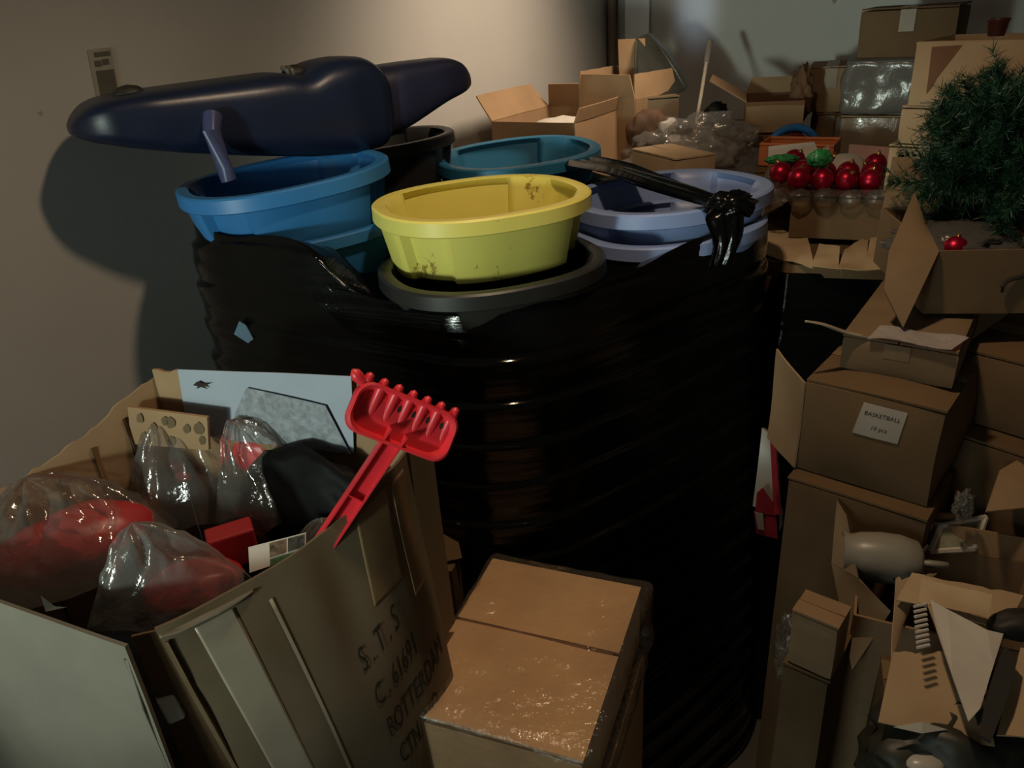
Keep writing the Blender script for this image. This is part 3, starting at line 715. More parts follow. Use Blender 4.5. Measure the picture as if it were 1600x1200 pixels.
# ---------------------------------------------------------------- shrink-wrapped cartons, front centre
ZC = .42
w0, w1, w2, w3 = pz(692, 1122, ZC), pz(938, 1180, ZC), pz(1002, 918, ZC), pz(722, 857, ZC)
ex_ = ((w1-w0)+(w2-w3)).normalized(); ey_ = Vector((-ex_.y, ex_.x, 0)); LX, LY = .36, (w3-w0).dot(ey_)
LX = (w2-w3).length-.085
o0 = w2-ex_*LX-ey_*LY; 
WC = empty('wrapped_carton', 'tan carton in crinkled clear shrink wrap standing against the black film stack', 'carton')
hb = .155
dentbox('body', Vector((o0.x, o0.y, ZC-hb)), ex_*LX, ey_*LY, Vector((0, 0, hb-.006)), M['card_o'], WC, 6, .003, 4, 3)
mid = LY*.55
def top(s0, s1, sd): return [Vector((o0.x, o0.y, ZC))+ey_*s0, Vector((o0.x, o0.y, ZC))+ex_*LX+ey_*s0, Vector((o0.x, o0.y, ZC))+ex_*LX+ey_*s1, Vector((o0.x, o0.y, ZC))+ey_*s1]
panel('flap', top(.003, mid-.003, 0), M['card_o'], WC, .006, 8, 6, .004, 5, 1, .004)
panel('flap', top(mid+.004, LY-.003, 0), M['card_o'], WC, .006, 8, 6, .004, 5, 2, .004)
tube('seam', [Vector((o0.x, o0.y, ZC-.002))+ey_*mid+ex_*(LX*f) for f in (.02, .3, .6, .97)], .005, M['card_r'], WC, 6)
sh = dentbox('shrink_wrap', Vector((o0.x, o0.y, ZC-hb-.01))-ex_*.006-ey_*.006, ex_*(LX+.035), ey_*(LY+.016), Vector((0, 0, hb+.030)), M['shrink'], WC, 30, .007, 18, 5, .02)
W2 = empty('wrapped_carton', 'lower tan carton under the shrink-wrapped carton', 'carton')
dentbox('body', Vector((o0.x, o0.y, FZ))-ey_*.03-ex_*.02, ex_*(LX+.03), ey_*(LY+.03), Vector((0, 0, ZC-hb-.03-FZ)), M['card_o'], W2, 5, .003, 4, 6)
V, F = boxverts(Vector((o0.x, o0.y, ZC-hb-.028))-ey_*.012-ex_*.015, ex_*(LX+.02), ey_*(LY), Vector((0, 0, .018))); sl = mesh('green_board', V, F, simple('dark_green_board', (.05, .055, .03), .6)); bevel(sl, .002)
tag(sl, 'dark green board lying between the two wrapped cartons', 'board')
# brown carton with a raised flap wedged between
BC = empty('small_carton', 'small brown carton with raised flap wedged behind the toy carton', 'carton')
f0, f1, f2, f3 = pz(680, 884, .42), pz(722, 872, .42), pz(706, 797, .49), pz(652, 795, .49)
panel('flap', [f0-Vector((.03, 0, 0)), f1, f2, f3], M['card_d'], BC, .005, 5, 5, .002)
dentbox('body', fl(f0, FZ)+Vector((-.07, .01, 0)), Vector((.11, -.02, 0)), Vector((.015, .06, 0)), Vector((0, 0, .41-FZ)), M['card_d'], BC, 4, .002)

US = empty('support_carton', 'plain brown carton standing under the lettered toy carton', 'carton')
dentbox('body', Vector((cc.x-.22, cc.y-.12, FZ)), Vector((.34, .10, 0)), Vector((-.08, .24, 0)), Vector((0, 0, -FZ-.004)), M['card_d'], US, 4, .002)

# ---------------------------------------------------------------- cartons: a general builder
def edge(uL, vL, uR, vR, y, yaw=None):
    """front top edge from two pixels; the first at distance y, the second level with it (or along a yaw)"""
    A = py(uL, vL, y)
    if yaw is None: return A, pz(uR, vR, A.z)
    d = Vector((math.cos(math.radians(yaw)), math.sin(math.radians(yaw)), 0)); lo, hi = 0.02, 2.0
    for _ in range(40):
        m_ = (lo+hi)/2
        if pix(A+d*m_)[0] < uR: lo = m_
        else: hi = m_
    return A, A+d*lo
UP = Vector((0, 0, 1))
def closed_carton(name, label, A, B, depth, H, mat, tape=True, seamdir='x', sd=0., amp=.004, bulge=0., group=None, z0=None):
    root = empty(name, label, 'carton', group); x = B-A; L = x.length; X = x.normalized(); Y = Vector((-X.y, X.x, 0))
    if Y.y < 0: Y = -Y
    H = A.z-z0 if z0 is not None else H
    o = A-UP*H
    dentbox('body', o, x, Y*depth, UP*(H-.004), mat, root, 6, amp, 4, sd, .006, bulge)
    T = A.copy()
    if seamdir == 'x':
        for k, (s0, s1) in enumerate([(.002, depth/2-.0015), (depth/2+.0015, depth-.002)]):
            panel('flap', [T+Y*s0, T+X*L+Y*s0, T+X*L+Y*s1, T+Y*s1], mat, root, .005, 5, 4, .003, 5, sd+k, bulge)
        if tape: panel('tape', [T+Y*(depth/2-.024)+UP*.004, T+X*L+Y*(depth/2-.024)+UP*.004, T+X*L+Y*(depth/2+.024)+UP*.004, T+Y*(depth/2+.024)+UP*.004], M['tape'], root, .001, 5, 2, .002, 5, sd, bulge)
    else:
        for k, (s0, s1) in enumerate([(.002, L/2-.0015), (L/2+.0015, L-.002)]):
            panel('flap', [T+X*s0, T+X*s1, T+X*s1+Y*depth, T+X*s0+Y*depth], mat, root, .005, 4, 5, .003, 5, sd+k, bulge)
        if tape:
            panel('tape', [T+X*(L/2-.024)+UP*.004, T+X*(L/2+.024)+UP*.004, T+X*(L/2+.024)+Y*depth+UP*.004, T+X*(L/2-.024)+Y*depth+UP*.004], M['tape'], root, .001, 2, 5, .002, 5, sd, bulge)
            panel('tape', [o+X*(L/2-.024)+UP*(H*.55)-Y*.004, o+X*(L/2+.024)+UP*(H*.55)-Y*.004, o+X*(L/2+.024)+UP*(H-.004)-Y*.004, o+X*(L/2-.024)+UP*(H-.004)-Y*.004], M['tape'], root, .001, 2, 3, .0, 5, sd)
    return root, o, X, Y, L, H
def open_carton(name, label, A, B, depth, H, mat, flaps=(), sd=0., inner=None, group=None, z0=None, fill=None):
    """four walls, base and raised or hanging flaps; flaps: (side, angle from upright outwards, length)"""
    root = empty(name, label, 'carton', group); x = B-A; L = x.length; X = x.normalized(); Y = Vector((-X.y, X.x, 0))
    if Y.y < 0: Y = -Y
    H = A.z-z0 if z0 is not None else H
    o = A-UP*H; c = [o, o+x, o+x+Y*depth, o+Y*depth]
    sides = {'front': (c[0], c[1], -Y), 'right': (c[1], c[2], X), 'back': (c[2], c[3], Y), 'left': (c[3], c[0], -X)}
    for k, (nm, (p, q, nn)) in enumerate(sides.items()):
        panel('wall', [p, q, q+UP*H, p+UP*H], mat, root, .005, 7, 6, .005, 4, sd+k)
    panel('base', [v_+UP*.004 for v_ in c], inner or mat, root, .004, 3, 3, 0)
    for nm, ang, ln, *rest in flaps:
        p, q, nn = sides[nm]; a = math.radians(ang); dv = UP*math.cos(a)+nn*math.sin(a); tp = rest[0] if rest else .02
        e = (q-p).normalized()
        panel('flap', [p+UP*H, q+UP*H, q+UP*H+dv*ln-e*tp, p+UP*H+dv*ln+e*tp], mat, root, .005, 6, 5, .004, 4, sd+9+ang, 0, .03)
    return root, o, X, Y, L, H

# ---------------------------------------------------------------- second wrapped stack with the ornaments, right
P2 = [pz(1203, 421, .84), pz(1400, 424, .84)]
x2 = (P2[1]-P2[0]); X2 = x2.normalized(); Y2 = Vector((-X2.y, X2.x, 0)); L2 = x2.length; D2 = .5
def rrect(o, X, Y, lx, ly, r, n=8):
    P = []
    for cx, cy, a0 in [(lx-r, r, -90), (lx-r, ly-r, 0), (r, ly-r, 90), (r, r, 180)]:
        for k in range(n+1):
            a = math.radians(a0+90*k/n); q = o+X*(cx+r*math.cos(a))+Y*(cy+r*math.sin(a)); P.append((q.x, q.y))
    return P
o2 = Vector((P2[0].x, P2[0].y, 0))
ST2, film2o = wrapped('wrapped_stack', 'smaller black film wrapped stack behind the cartons under the red ornaments', rrect(o2, X2, Y2, L2, D2, .06), lambda p: .825, FZ, 200, .09, .008, 7., 160, 'film', .05)
z2 = .84
# cardboard sheet and kraft paper lying on it
SH = empty('cardboard_sheet', 'tan cardboard sheet and crinkled kraft paper covering the smaller wrapped stack', 'cardboard')
e0, e1, e2, e3 = pz(1186, 410, z2+.006), pz(1415, 420, z2+.006), pz(1415, 420, z2+.006)+Y2*.55, pz(1186, 410, z2+.006)+Y2*.55
panel('sheet', [e0, e1, e2, e3], M['card_d'], SH, .006, 8, 8, .004, 4, 3)
panel('folded_edge', [e0-UP*.035-Y2*.012, e1-UP*.03-Y2*.012, e1-Y2*.006, e0-Y2*.006], M['card_d'], SH, .005, 8, 3, .004, 4, 3)
kr = [(1190, 398, 1272, 416, 1262, 372, 1196, 348), (1268, 416, 1310, 421, 1312, 388, 1280, 380), (1308, 421, 1352, 421, 1358, 365, 1320, 390), (1350, 421, 1398, 418, 1392, 372, 1360, 372)]
for k, (a, b_, c_, d_, e_, f_, g_, h_) in enumerate(kr):
    panel('kraft_flap', [pz(a, b_, z2+.016+.002*k), pz(c_, d_, z2+.016+.002*k), pz(e_, f_, z2+.03+.003*k), pz(g_, h_, z2+.03+.003*k)], M['kraft'], SH, .002, 10, 8, .010, 14, k*3.)
# ornament carton
OA, OB = edge(1240, 309, 1380, 312, 2.28)
OC, oo, oX, oY, oL, oH = open_carton('ornament_carton', 'low brown carton carrying the clear tray of red ornaments', OA, OB, .30, .17, M['card_d'], [('left', 125, .12), ('right', 115, .10)], 3., z0=z2+.03)
tz = OA.z
# clear tray: sheet with cups
TR = empty('ornament_tray', 'clear plastic cup tray holding rows of red ornaments on the brown carton', 'tray')
def tray_S(s, t):
    p = OA-oX*.10-oY*.02+oX*(s*(oL+.22))+oY*(t*.34)
    h = .018*abs(math.sin(s*7*math.pi))*abs(math.sin(t*4*math.pi))+.008*N3((s*9, t*7, 0), 2.0, 3)
    if s < .12 or s > .86: h -= .03
    return Vector((p.x, p.y, tz+.012-h*.7))
V, F = grid_solid(tray_S, 70, 40, .0012); mesh('tray_sheet', V, F, M['shrink'], TR, True)
for k in range(6):
    blob('cup', OA+oX*(-.05+k*(oL+.10)/5)+oY*(-.012)+UP*.002, (.034, .030, .026), M['shrink'], TR, 3, .2, 2.5, k*2., 0, .2)
# ornaments
RB_ = .0335
def make_ball():
    r = empty('red_ornament', 'ball', 'ornament', 'red glass ornaments')
    bm = bmesh.new(); bmesh.ops.create_uvsphere(bm, u_segments=28, v_segments=18, radius=RB_)
    me = bpy.data.meshes.new('ball'); bm.to_mesh(me); bm.free(); me.materials.append(M['ball']); me.polygons.foreach_set('use_smooth', [True]*len(me.polygons))
    ob = bpy.data.objects.new('ball', me); COL.objects.link(ob); ob.parent = r
    cp = lathe('cap', [(0, .009), (.005, .009), (.0065, .007), (.0065, 0), (.0068, -.001)], M['gold'], r, 14, Matrix.Translation((0, 0, RB_-.002)))
    tube('hanging_loop', [Vector((.004*math.cos(a), 0, RB_+.010+.004*math.sin(a))) for a in [k*math.pi/4 for k in range(8)]], .0008, M['gold'], r, 5, closed=True)
    return r
balls = [(1248, 279, .0, 'nearest red ornament, left end of the front row'), (1285, 280, 0, 'red ornament second from the left in the front row'), (1322, 281, 0, 'red ornament third from the left in the front row'), (1359, 282, 0, 'red ornament at the right end of the front row'),
         (1254, 267, .085, 'red ornament behind the left end of the front row'), (1289, 269, .085, 'red ornament of the middle row, second from left'), (1325, 269, .085, 'red ornament of the middle row, third from left'), (1362, 270, .085, 'red ornament of the middle row at the right end'),
         (1267, 261, .16, 'red ornament of the rear row nearest the green packet'), (1300, 261, .16, 'red ornament of the rear row before the white bowl'), (1333, 260, .16, 'red ornament of the rear row right of the white bowl'),
         (1241, 250, .17, 'raised red ornament in front of the white and green packet'), (1368, 256, .16, 'raised red ornament at the right of the rear row'),
         (1220, 270, .07, 'red ornament lying apart at the left end of the tray'), (1405, 268, .07, 'red ornament lying apart at the right end beside the tree')]
b0 = None
for i, (u, v, dy, lb) in enumerate(balls):
    P = py(u, v, OA.y+.035+dy)
    if b0 is None: b0 = r = make_ball(); ch = list(b0.children)
    else:
        r = b0.copy(); COL.objects.link(r)
        for c_ in ch:
            d_ = c_.copy(); COL.objects.link(d_); d_.parent = r
    r.location = P; r.rotation_euler = (random.uniform(-.8, .8), random.uniform(-.8, .8), random.uniform(0, 6)); r['label'] = lb
# things behind the ornaments
yb = OA.y+.42
sup = closed_carton('brown_carton', 'brown carton behind the ornament carton carrying the orange crate and bowl', py(1178, 268, yb-.06), pz(1412, 275, py(1178, 268, yb-.06).z), .34, .2, M['card_d'], z0=z2+.01, sd=4.)
zs = py(1178, 268, yb-.06).z+.006
CRT = empty('orange_crate', 'orange plastic crate with white paper inside behind the ornaments', 'crate')
ca, cb = pz(1186, 258, zs+.0), pz(1298, 262, zs+.0); cx = (cb-ca).normalized(); cy = Vector((-cx.y, cx.x, 0)); cl_ = (cb-ca).length; hcr = .07
for (p, q) in [(ca, cb), (cb, cb+cy*.14), (cb+cy*.14, ca+cy*.14), (ca+cy*.14, ca)]:
    panel('crate_wall', [p, q, q+UP*hcr, p+UP*hcr], M['orange'], CRT, .006, 4, 2, 0)
tube('rim', [x_+UP*hcr for x_ in (ca, cb, cb+cy*.14, ca+cy*.14)], .006, M['orange'], CRT, 8, closed=True)
panel('base', [ca, cb, cb+cy*.14, ca+cy*.14], M['orange'], CRT, .005, 2, 2, 0)
pw = [pz(1200, 250, zs+.055), pz(1283, 248, zs+.055), pz(1272, 222, zs+.09), pz(1201, 229, zs+.09)]
o = panel('white_sheet', pw, M['paper'], None, .003, 5, 4, .003); tag(o, 'white paper sheet sloping in the orange crate', 'paper')
o = panel('paper_packet', [pz(1272, 262, zs+.05), pz(1295, 262, zs+.05), pz(1295, 228, zs+.10), pz(1288, 231, zs+.10)], M['paper'], None, .003, 4, 4, .002); tag(o, 'narrow white paper packet edge at the right of the orange crate', 'paper')
gf = simple('green_foil', (.03, .22, .07), .3, .4, 60, .6, 70)
o = blob('green_packet', pz(1222, 249, zs+.07), (.05, .016, .014), gf, None, 4, .2, 3, 4, 0, .2); tag(o, 'flat green packet on the white sheet in the orange crate', 'packet')
o = blob('green_packet', pz(1281, 248, zs+.085), (.034, .018, .024), gf, None, 4, .25, 3, 7, 0, .3); tag(o, 'glinting green foil packet beside the narrow white packet edge', 'packet')
rc = py(1239, 241, yb+.22); rad = .098
o = tube('blue_ring', [rc+Vector((math.cos(a)*rad, .02*math.sin(a), math.sin(a)*rad*.95)) for a in [k*2*math.pi/40 for k in range(40)]], .014, M['bluer'], None, 12, closed=True); tag(o, 'bright blue plastic ring standing upright behind the orange crate', 'ring')
o = lathe('dark_red_disc', [(.001, .006), (.07, .006), (.08, .0), (.07, -.006), (.001, -.006)], simple('maroon_plastic', (.12, .012, .018), .5), None, 32, Matrix.Translation(rc+Vector((0, .02, -.005))) @ Matrix.Rotation(math.radians(90), 4, 'X')); tag(o, 'dark maroon disc seen through the blue ring', 'disc')
o = lathe('white_bowl', [(.0, .062), (.03, .060), (.052, .046), (.066, .02), (.070, 0), (.067, 0), (.05, .04), (0, .056)], M['white'], None, 36, Matrix.Translation(pz(1320, 272, zs+.002))); tag(o, 'upturned white bowl behind the middle ornaments', 'bowl')
o = panel('card_piece', [pz(1322, 268, zs+.01), pz(1400, 262, zs+.01), pz(1404, 232, zs+.06), pz(1327, 226, zs+.06)], M['pink'], None, .005, 6, 5, .003); tag(o, 'pale pinkish cardboard piece leaning behind the white bowl', 'card')

# ---------------------------------------------------------------- artificial tree in its carton, far right
TA, TB_ = edge(1462, 392, 1640, 388, 1.48); TH = TA.z-py(1316, 522, 1.44).z-.016
TC, to, tX, tY, tL, tH = open_carton('tree_carton', 'open tan carton holding the artificial tree', TA, TB_, .36, TH, M['card_m'], [('back', 20, .12)], 5.)
# big diamond flap at the carton's left corner
DT, DR, DB_, DL, DM = py(1428, 302, 1.60), TA+Vector((.004, -.006, 0)), py(1411, 512, 1.40), py(1380, 452, 1.46), py(1389, 392, 1.52)
panel('corner_flap', [DM, DR, py(1444, 350, 1.56), DT], M['card_m'], TC, .006, 6, 6, .004, 5, 2)
panel('corner_flap', [DB_, DR, DM, DL], M['card_m'], TC, .006, 6, 6, .006, 5, 4)
hk = [py(u, v, TA.y-.035) for u, v in [(1566, 456), (1566, 448), (1572, 440), (1582, 436), (1592, 434), (1602, 430)]]
tube('hand_hole_edge', hk, .004, M['dark'], TC, 6)
random.seed(11)
def needle_branch(name, L=.17, n=150, seed=1):
    rnd = random.Random(seed); V, F = [], []
    def quad(p, d, ln, wd):
        sdv = d.cross(Vector((rnd.uniform(-1, 1), rnd.uniform(-1, 1), rnd.uniform(-1, 1)))).normalized()*wd
        i = len(V); V.extend([p-sdv, p+sdv, p+d*ln+sdv*.3, p+d*ln-sdv*.3]); F.append((i, i+1, i+2, i+3))
    for k in range(n):
        t = rnd.random(); p = Vector((0, 0, L*t)); a = rnd.uniform(0, 2*math.pi)
        d = Vector((math.cos(a), math.sin(a), rnd.uniform(.3, 1.1))).normalized(); quad(p, d, rnd.uniform(.02, .034), .0014)
    for q in range(4):                  # side twigs
        a = rnd.uniform(0, 6.3); b_ = Vector((0, 0, L*rnd.uniform(.25, .8))); tw = Vector((math.cos(a), math.sin(a), .9)).normalized(); ln = L*.45
        for k in range(n//5):
            p = b_+tw*ln*rnd.random(); aa = rnd.uniform(0, 6.3); d = (tw*.8+Vector((math.cos(aa), math.sin(aa), rnd.uniform(-.5, .8)))).normalized()
            quad(p, d, rnd.uniform(.018, .034), .0011)
    me = bpy.data.meshes.new(name); me.from_pydata([tuple(v) for v in V], [], F); me.materials.append(M['needle']); return me
m_, nt_, b_ = newmat('tree_needles'); M['needle'] = m_
nn = noisenode(nt_, 9, 3); rr_ = ramp(nt_, nn.outputs['Fac'], [(.3, (.006, .035, .018)), (.7, (.016, .07, .034))]); nt_.links.new(rr_.outputs[0], b_.inputs['Base Color']); b_.inputs['Roughness'].default_value = .45
TREE = empty('artificial_tree', 'bushy dark green artificial christmas tree sticking out of its carton', 'tree')
tc = py(1590, 245, 1.74)
bms = [needle_branch('branch', .13, 200, s) for s in (1, 2, 3)]
for k in range(260):
    d = Vector((random.gauss(0, 1), random.gauss(0, 1), random.gauss(.15, .8))).normalized(); rr = random.uniform(.02, .135)
    p = tc + Vector((d.x*rr*1.25, d.y*rr, d.z*rr*1.0))
    ob = bpy.data.objects.new('branch', bms[k % 3]); COL.objects.link(ob); ob.parent = TREE
    dd = (d+Vector((random.gauss(0, .3), random.gauss(0, .3), random.gauss(.2, .3)))).normalized()
    ob.matrix_world = Matrix.Translation(p) @ dd.to_track_quat('Z', 'Y').to_matrix().to_4x4() @ Matrix.Scale(random.uniform(.6, .98), 4)
tube('trunk', [tc-Vector((-.02, .05, .28)), tc, tc+Vector((-.02, .02, .15))], [.014, .012, .006], M['dark'], TREE, 8)
# crumpled dark maroon wrap and a red ornament in the tree carton
o = blob('maroon_wrap', to+tX*(tL*.5)+tY*.16+UP*(tH-.03), (.13, .11, .035), clear_film('maroon_film', (.16, .07, .07), .12, .15, 20, .8), None, 4, .25, 3, 8, 0, .25); tag(o, 'crumpled dark maroon plastic wrap in the tree carton', 'wrap')
r = b0.copy(); COL.objects.link(r); r['label'] = 'single red ornament at the left inside the tree carton'
for c_ in ch:
    d_ = c_.copy(); COL.objects.link(d_); d_.parent = r
r.location = py(1492, 388, TA.y+.06); r.scale = (.75,)*3
M['maroon'] = simple('deep_red_print', (.27, .02, .03), .4, .1, 9)

# ---------------------------------------------------------------- cartons below the tree, right
# carton under the tree carton
QA, QB = edge(1260, 594, 1480, 646, 1.42)
GA, GB = edge(1316, 522, 1500, 552, 1.44)
G1, go, gX, gY, gL, gH = closed_carton('brown_carton', 'brown carton with pink torn plastic on top, under the tree carton', GA, GB, .36, .2, M['card_m'], True, 'z', 6., bulge=.004, z0=QA.z+.012)
pk = [GA+gX*.05-gY*.012+UP*.006, GA+gX*.20-gY*.012+UP*.008, GA+gX*.22+gY*.05+UP*.014, GA+gX*.06+gY*.05+UP*.014]
o = panel('pink_film', pk, clear_film('pink_torn_film', (.75, .5, .45), .45, .12, 30, .8), G1, .0015, 12, 6, .012, 16, 3); 
ribbon('torn_tape', [py(1258, 502, 1.43), py(1290, 508, 1.43), py(1320, 518, 1.43), py(1352, 526, 1.42), py(1375, 528, 1.42)], [.003, .014, .018, .02, .016], M['tapec'], G1, fold=.004, sd=2, nx=5)
# labelled carton
Q1, qo, qX, qY, qL, qH = closed_carton('labelled_carton', 'bulging brown carton with a white paper label on its front', QA, QB, .34, .215, M['card_d'], True, 'x', 8., .010, bulge=.016)
def qf(s, t): return qo+qX*(s*qL)+UP*(t*qH)-qY*.011
from mathutils.bvhtree import BVHTree
qb = [c_ for c_ in Q1.children if c_.name.startswith('body')][0].data
qtree = BVHTree.FromPolygons([v_.co.copy() for v_ in qb.vertices], [tuple(p_.vertices) for p_ in qb.polygons])
lc = [(.41, .62), (.73, .61), (.755, .92), (.45, .93)]
def lt(s_, t_, off=.0022):                       # label point on the bulging face
    a_ = [(lc[0][k]*(1-s_)+lc[1][k]*s_)*(1-t_)+(lc[3][k]*(1-s_)+lc[2][k]*s_)*t_ for k in (0, 1)]
    p_ = qf(*a_)-qY*.1; h_ = qtree.ray_cast(p_, qY)[0]
    return (h_ if h_ else p_+qY*.1)-qY*off
V, F = grid_solid(lt, 8, 6, .001); LQ = autosmooth(mesh('paper_label', V, F, simple('label_paper', (.34, .31, .265), .75, .06), Q1), 40)
LQ['label'] = 'white paper label printed with black lettering'
for body, size, s0, t0 in [('BASKETBALL', .20, .10, .66), ('10 pcs', .20, .34, .26)]:
    V, F = textmesh(body, 1.0); mesh('lettering', [lt(s0+v_.x*size*.72, t0+v_.y*size*.9, .0034) for v_ in V], F, M['ink'], LQ)
panel('flap', [QA+Vector((-.004, -.004, -.212)), QA+Vector((-.018, .13, -.212)), QA+Vector((-.012, .14, .012)), QA+Vector((-.004, -.004, -.004))], M['card'], Q1, .004, 4, 6, .008, 6, 3, .01)
# cartons to the right of it
RA1, RB1 = edge(1500, 545, 1680, 590, 1.46)
closed_carton('brown_carton', 'dark carton at the right edge beside the labelled carton', RA1, RB1, .34, .16, M['card_d'], sd=9., bulge=.006)
RA2 = Vector((RA1.x-.03, RA1.y-.06, RA1.z-.165)); RB2 = RA2+(RB1-RA1)
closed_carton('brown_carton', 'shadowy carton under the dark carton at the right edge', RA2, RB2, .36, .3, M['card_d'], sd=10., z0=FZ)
# support under labelled carton
SA = Vector((QA.x-.03, QA.y-.03, QA.z-qH-.004)); SB_ = SA+(QB-QA)*1.05
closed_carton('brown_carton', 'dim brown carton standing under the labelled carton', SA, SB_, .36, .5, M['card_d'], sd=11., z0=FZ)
# red and white packet between the stacks
RW = empty('red_white_packet', 'red and white wrapped packet squeezed between the two film stacks', 'packet')
rw = [py(1176, 790, 1.60), py(1216, 800, 1.58), py(1206, 678, 1.64), py(1192, 668, 1.66)]
panel('white_face', rw, M['white_d'], RW, .012, 5, 6, .003)
panel('red_stripe', [rw[1]+Vector((-.014, -.009, 0)), rw[1]+Vector((.004, -.009, 0)), rw[2]+Vector((.003, -.009, 0)), rw[2]+Vector((-.008, -.009, 0))], M['maroon'], RW, .003, 3, 6, .001)
polysheet('red_patch', [py(u, v, 1.575) for u, v in [(1180, 800), (1212, 806), (1208, 785), (1192, 762), (1183, 770)]], M['maroon'], RW, .003)
panel('red_face', [py(1182, 832, 1.58), py(1214, 840, 1.575), py(1212, 806, 1.58), py(1178, 800, 1.585)], M['maroon'], RW, .012, 4, 4, .002)
panel('white_edge', [py(1184, 826, 1.566), py(1194, 828, 1.566), py(1192, 803, 1.568), py(1180, 800, 1.57)], M['white_d'], RW, .003, 2, 2, .0)
panel('clear_wrap', [rw[1]+Vector((.006, -.012, -.05)), rw[1]+Vector((.02, .01, -.05)), rw[2]+Vector((.014, .01, .0)), rw[2]+Vector((.004, -.012, 0))], M['shrink'], RW, .002, 6, 14, .006, 30, 3)

# ---------------------------------------------------------------- open carton with the white jug
ZO = .50
UA, UB = pz(1335, 960, ZO), pz(1640, 1030, ZO)
UC, uo, uX, uY, uL, uH = open_carton('junk_carton', 'open brown carton of household junk holding a white jug', UA, UB, .27, .30, M['card'], [('back', 12, .05, .01), ('right', 25, .16)], 13., M['card_d'], z0=FZ)
panel('flap', [py(1300, 880, 1.20), py(1342, 905, 1.14), py(1322, 806, 1.28), py(1308, 783, 1.31)], M['card_g'], UC, .005, 5, 6, .004, 6, 2)
panel('flap', [py(1332, 1048, 1.03), py(1392, 955, 1.08), py(1342, 905, 1.14), py(1300, 880, 1.20)], M['card_g'], UC, .005, 5, 6, .004, 6, 2)
back_rim = [pz(1318, 795, ZO+.06), pz(1500, 803, ZO+.06), pz(1500, 803, ZO+.06)-UP*.16+Vector((0, .01, 0)), pz(1318, 795, ZO+.06)-UP*.16]
panel('raised_flap', back_rim, M['card_r'], UC, .006, 8, 4, .004, 5, 4, 0, .02)
# filling so the junk has something to rest on
fl_ = blob('crumpled_bag', uo+uX*(uL*.5)+uY*.19+UP*.22, (.22, .13, .14), simple('dark_bag_film', (.03, .025, .02), .35, .3, 10, .4, 25), None, 4, .2, 2.5, 3, 0, .15); tag(fl_, 'dark crumpled bag at the bottom of the junk carton', 'bag')
JC = pz(1385, 872, ZO+.03)
JG = empty('white_jug', 'white ceramic jug lying on its side in the junk carton', 'jug')
jx = (pz(1425, 872, ZO-.02)-pz(1340, 862, ZO-.02)).normalized(); Mj = Matrix.Translation(JC) @ jx.to_track_quat('Z', 'Y').to_matrix().to_4x4()
lathe('jug_body', [(r_*1.35, z_*1.2) for r_, z_ in [(.0, .052), (.02, .052), (.03, .045), (.036, .02), (.037, -.01), (.034, -.04), (.030, -.055), (.033, -.068), (.031, -.069), (.027, -.055), (.031, -.03), (.032, 0), (.0, .045)]], M['white_d'], JG, 32, Mj)
hp = JC+jx*.078; hv = jx; hu = jx.cross(Vector((0, .6, .8))).normalized()
tube('handle', [hp+hv*(.028*math.cos(a))+hu*(.028*math.sin(a)) for a in [k*math.pi/8 for k in range(16)]], .006, M['white_d'], JG, 10, closed=True)
panel('jug_spout', [pz(1323, 838, ZO+.02), pz(1372, 845, ZO+.02), pz(1372, 858, ZO), pz(1330, 862, ZO)], M['white_d'], JG, .004, 5, 3, .004)
def thing_poly(name, label, cat, pts, z, mat, th=.004, amp=0.0):
    o = polysheet(name, [pz(u, v, z+dz) for u, v, dz in pts], M[mat] if isinstance(mat, str) else mat, None, th, amp); tag(o, label, cat); return o
thing_poly('broken_plate', 'pale broken plate shard below the white jug', 'plate', [(1344, 900, 0), (1370, 888, .01), (1395, 892, .012), (1400, 905, 0), (1375, 908, 0)], ZO, 'white', .005)
o = tube('dark_pen', [pz(1398, 906, ZO+.02), pz(1424, 880, ZO+.03), pz(1446, 858, ZO+.04), pz(1450, 852, ZO+.045)], [.004, .0045, .0045, .003], M['dark'], None, 8); tag(o, 'dark pen-like stick leaning across the jug handle', 'stick')
thing_poly('orange_scrap', 'small orange scrap behind the jug', 'scrap', [(1380, 842, 0), (1390, 832, .01), (1402, 834, .01), (1405, 843, 0)], ZO+.02, 'kraft', .006)
PF = empty('framed_picture', 'white picture frame lying at the right of the junk carton', 'frame')
pf = [pz(1452, 862, ZO+.01), pz(1522, 858, ZO+.01), pz(1540, 808, ZO+.045), pz(1470, 822, ZO+.045)]
for a, b__ in zip(pf, pf[1:]+pf[:1]):
    d_ = (b__-a).normalized(); tube('frame_bar', [a, b__], .006, M['paper'], PF, 6)
panel('picture', pf, simple('faded_print', (.25, .24, .17), .5, .4, 20), PF, .003, 4, 4, .0)
thing_poly('white_card', 'small white card sticking up at the back of the junk carton', 'card', [(1420, 836, 0), (1452, 833, 0), (1458, 818, .02), (1432, 820, .02)], ZO+.03, 'paper', .003)
o = blob('glass_jar', pz(1504, 790, ZO+.12), (.016, .012, .03), M['shrink'], None, 4, .5, 2.5, 3, 0, .5); tag(o, 'small glinting clear plastic twist on the back rim of the junk carton', 'plastic')
# tan carton flap at right edge
o = polysheet('carton_flap', [pz(1540, 800, .62), pz(1562, 735, .66), pz(1640, 690, .68), pz(1640, 790, .62)], M['card'], None, .006); tag(o, 'tan cardboard flap at the right edge above the junk carton', 'cardboard')
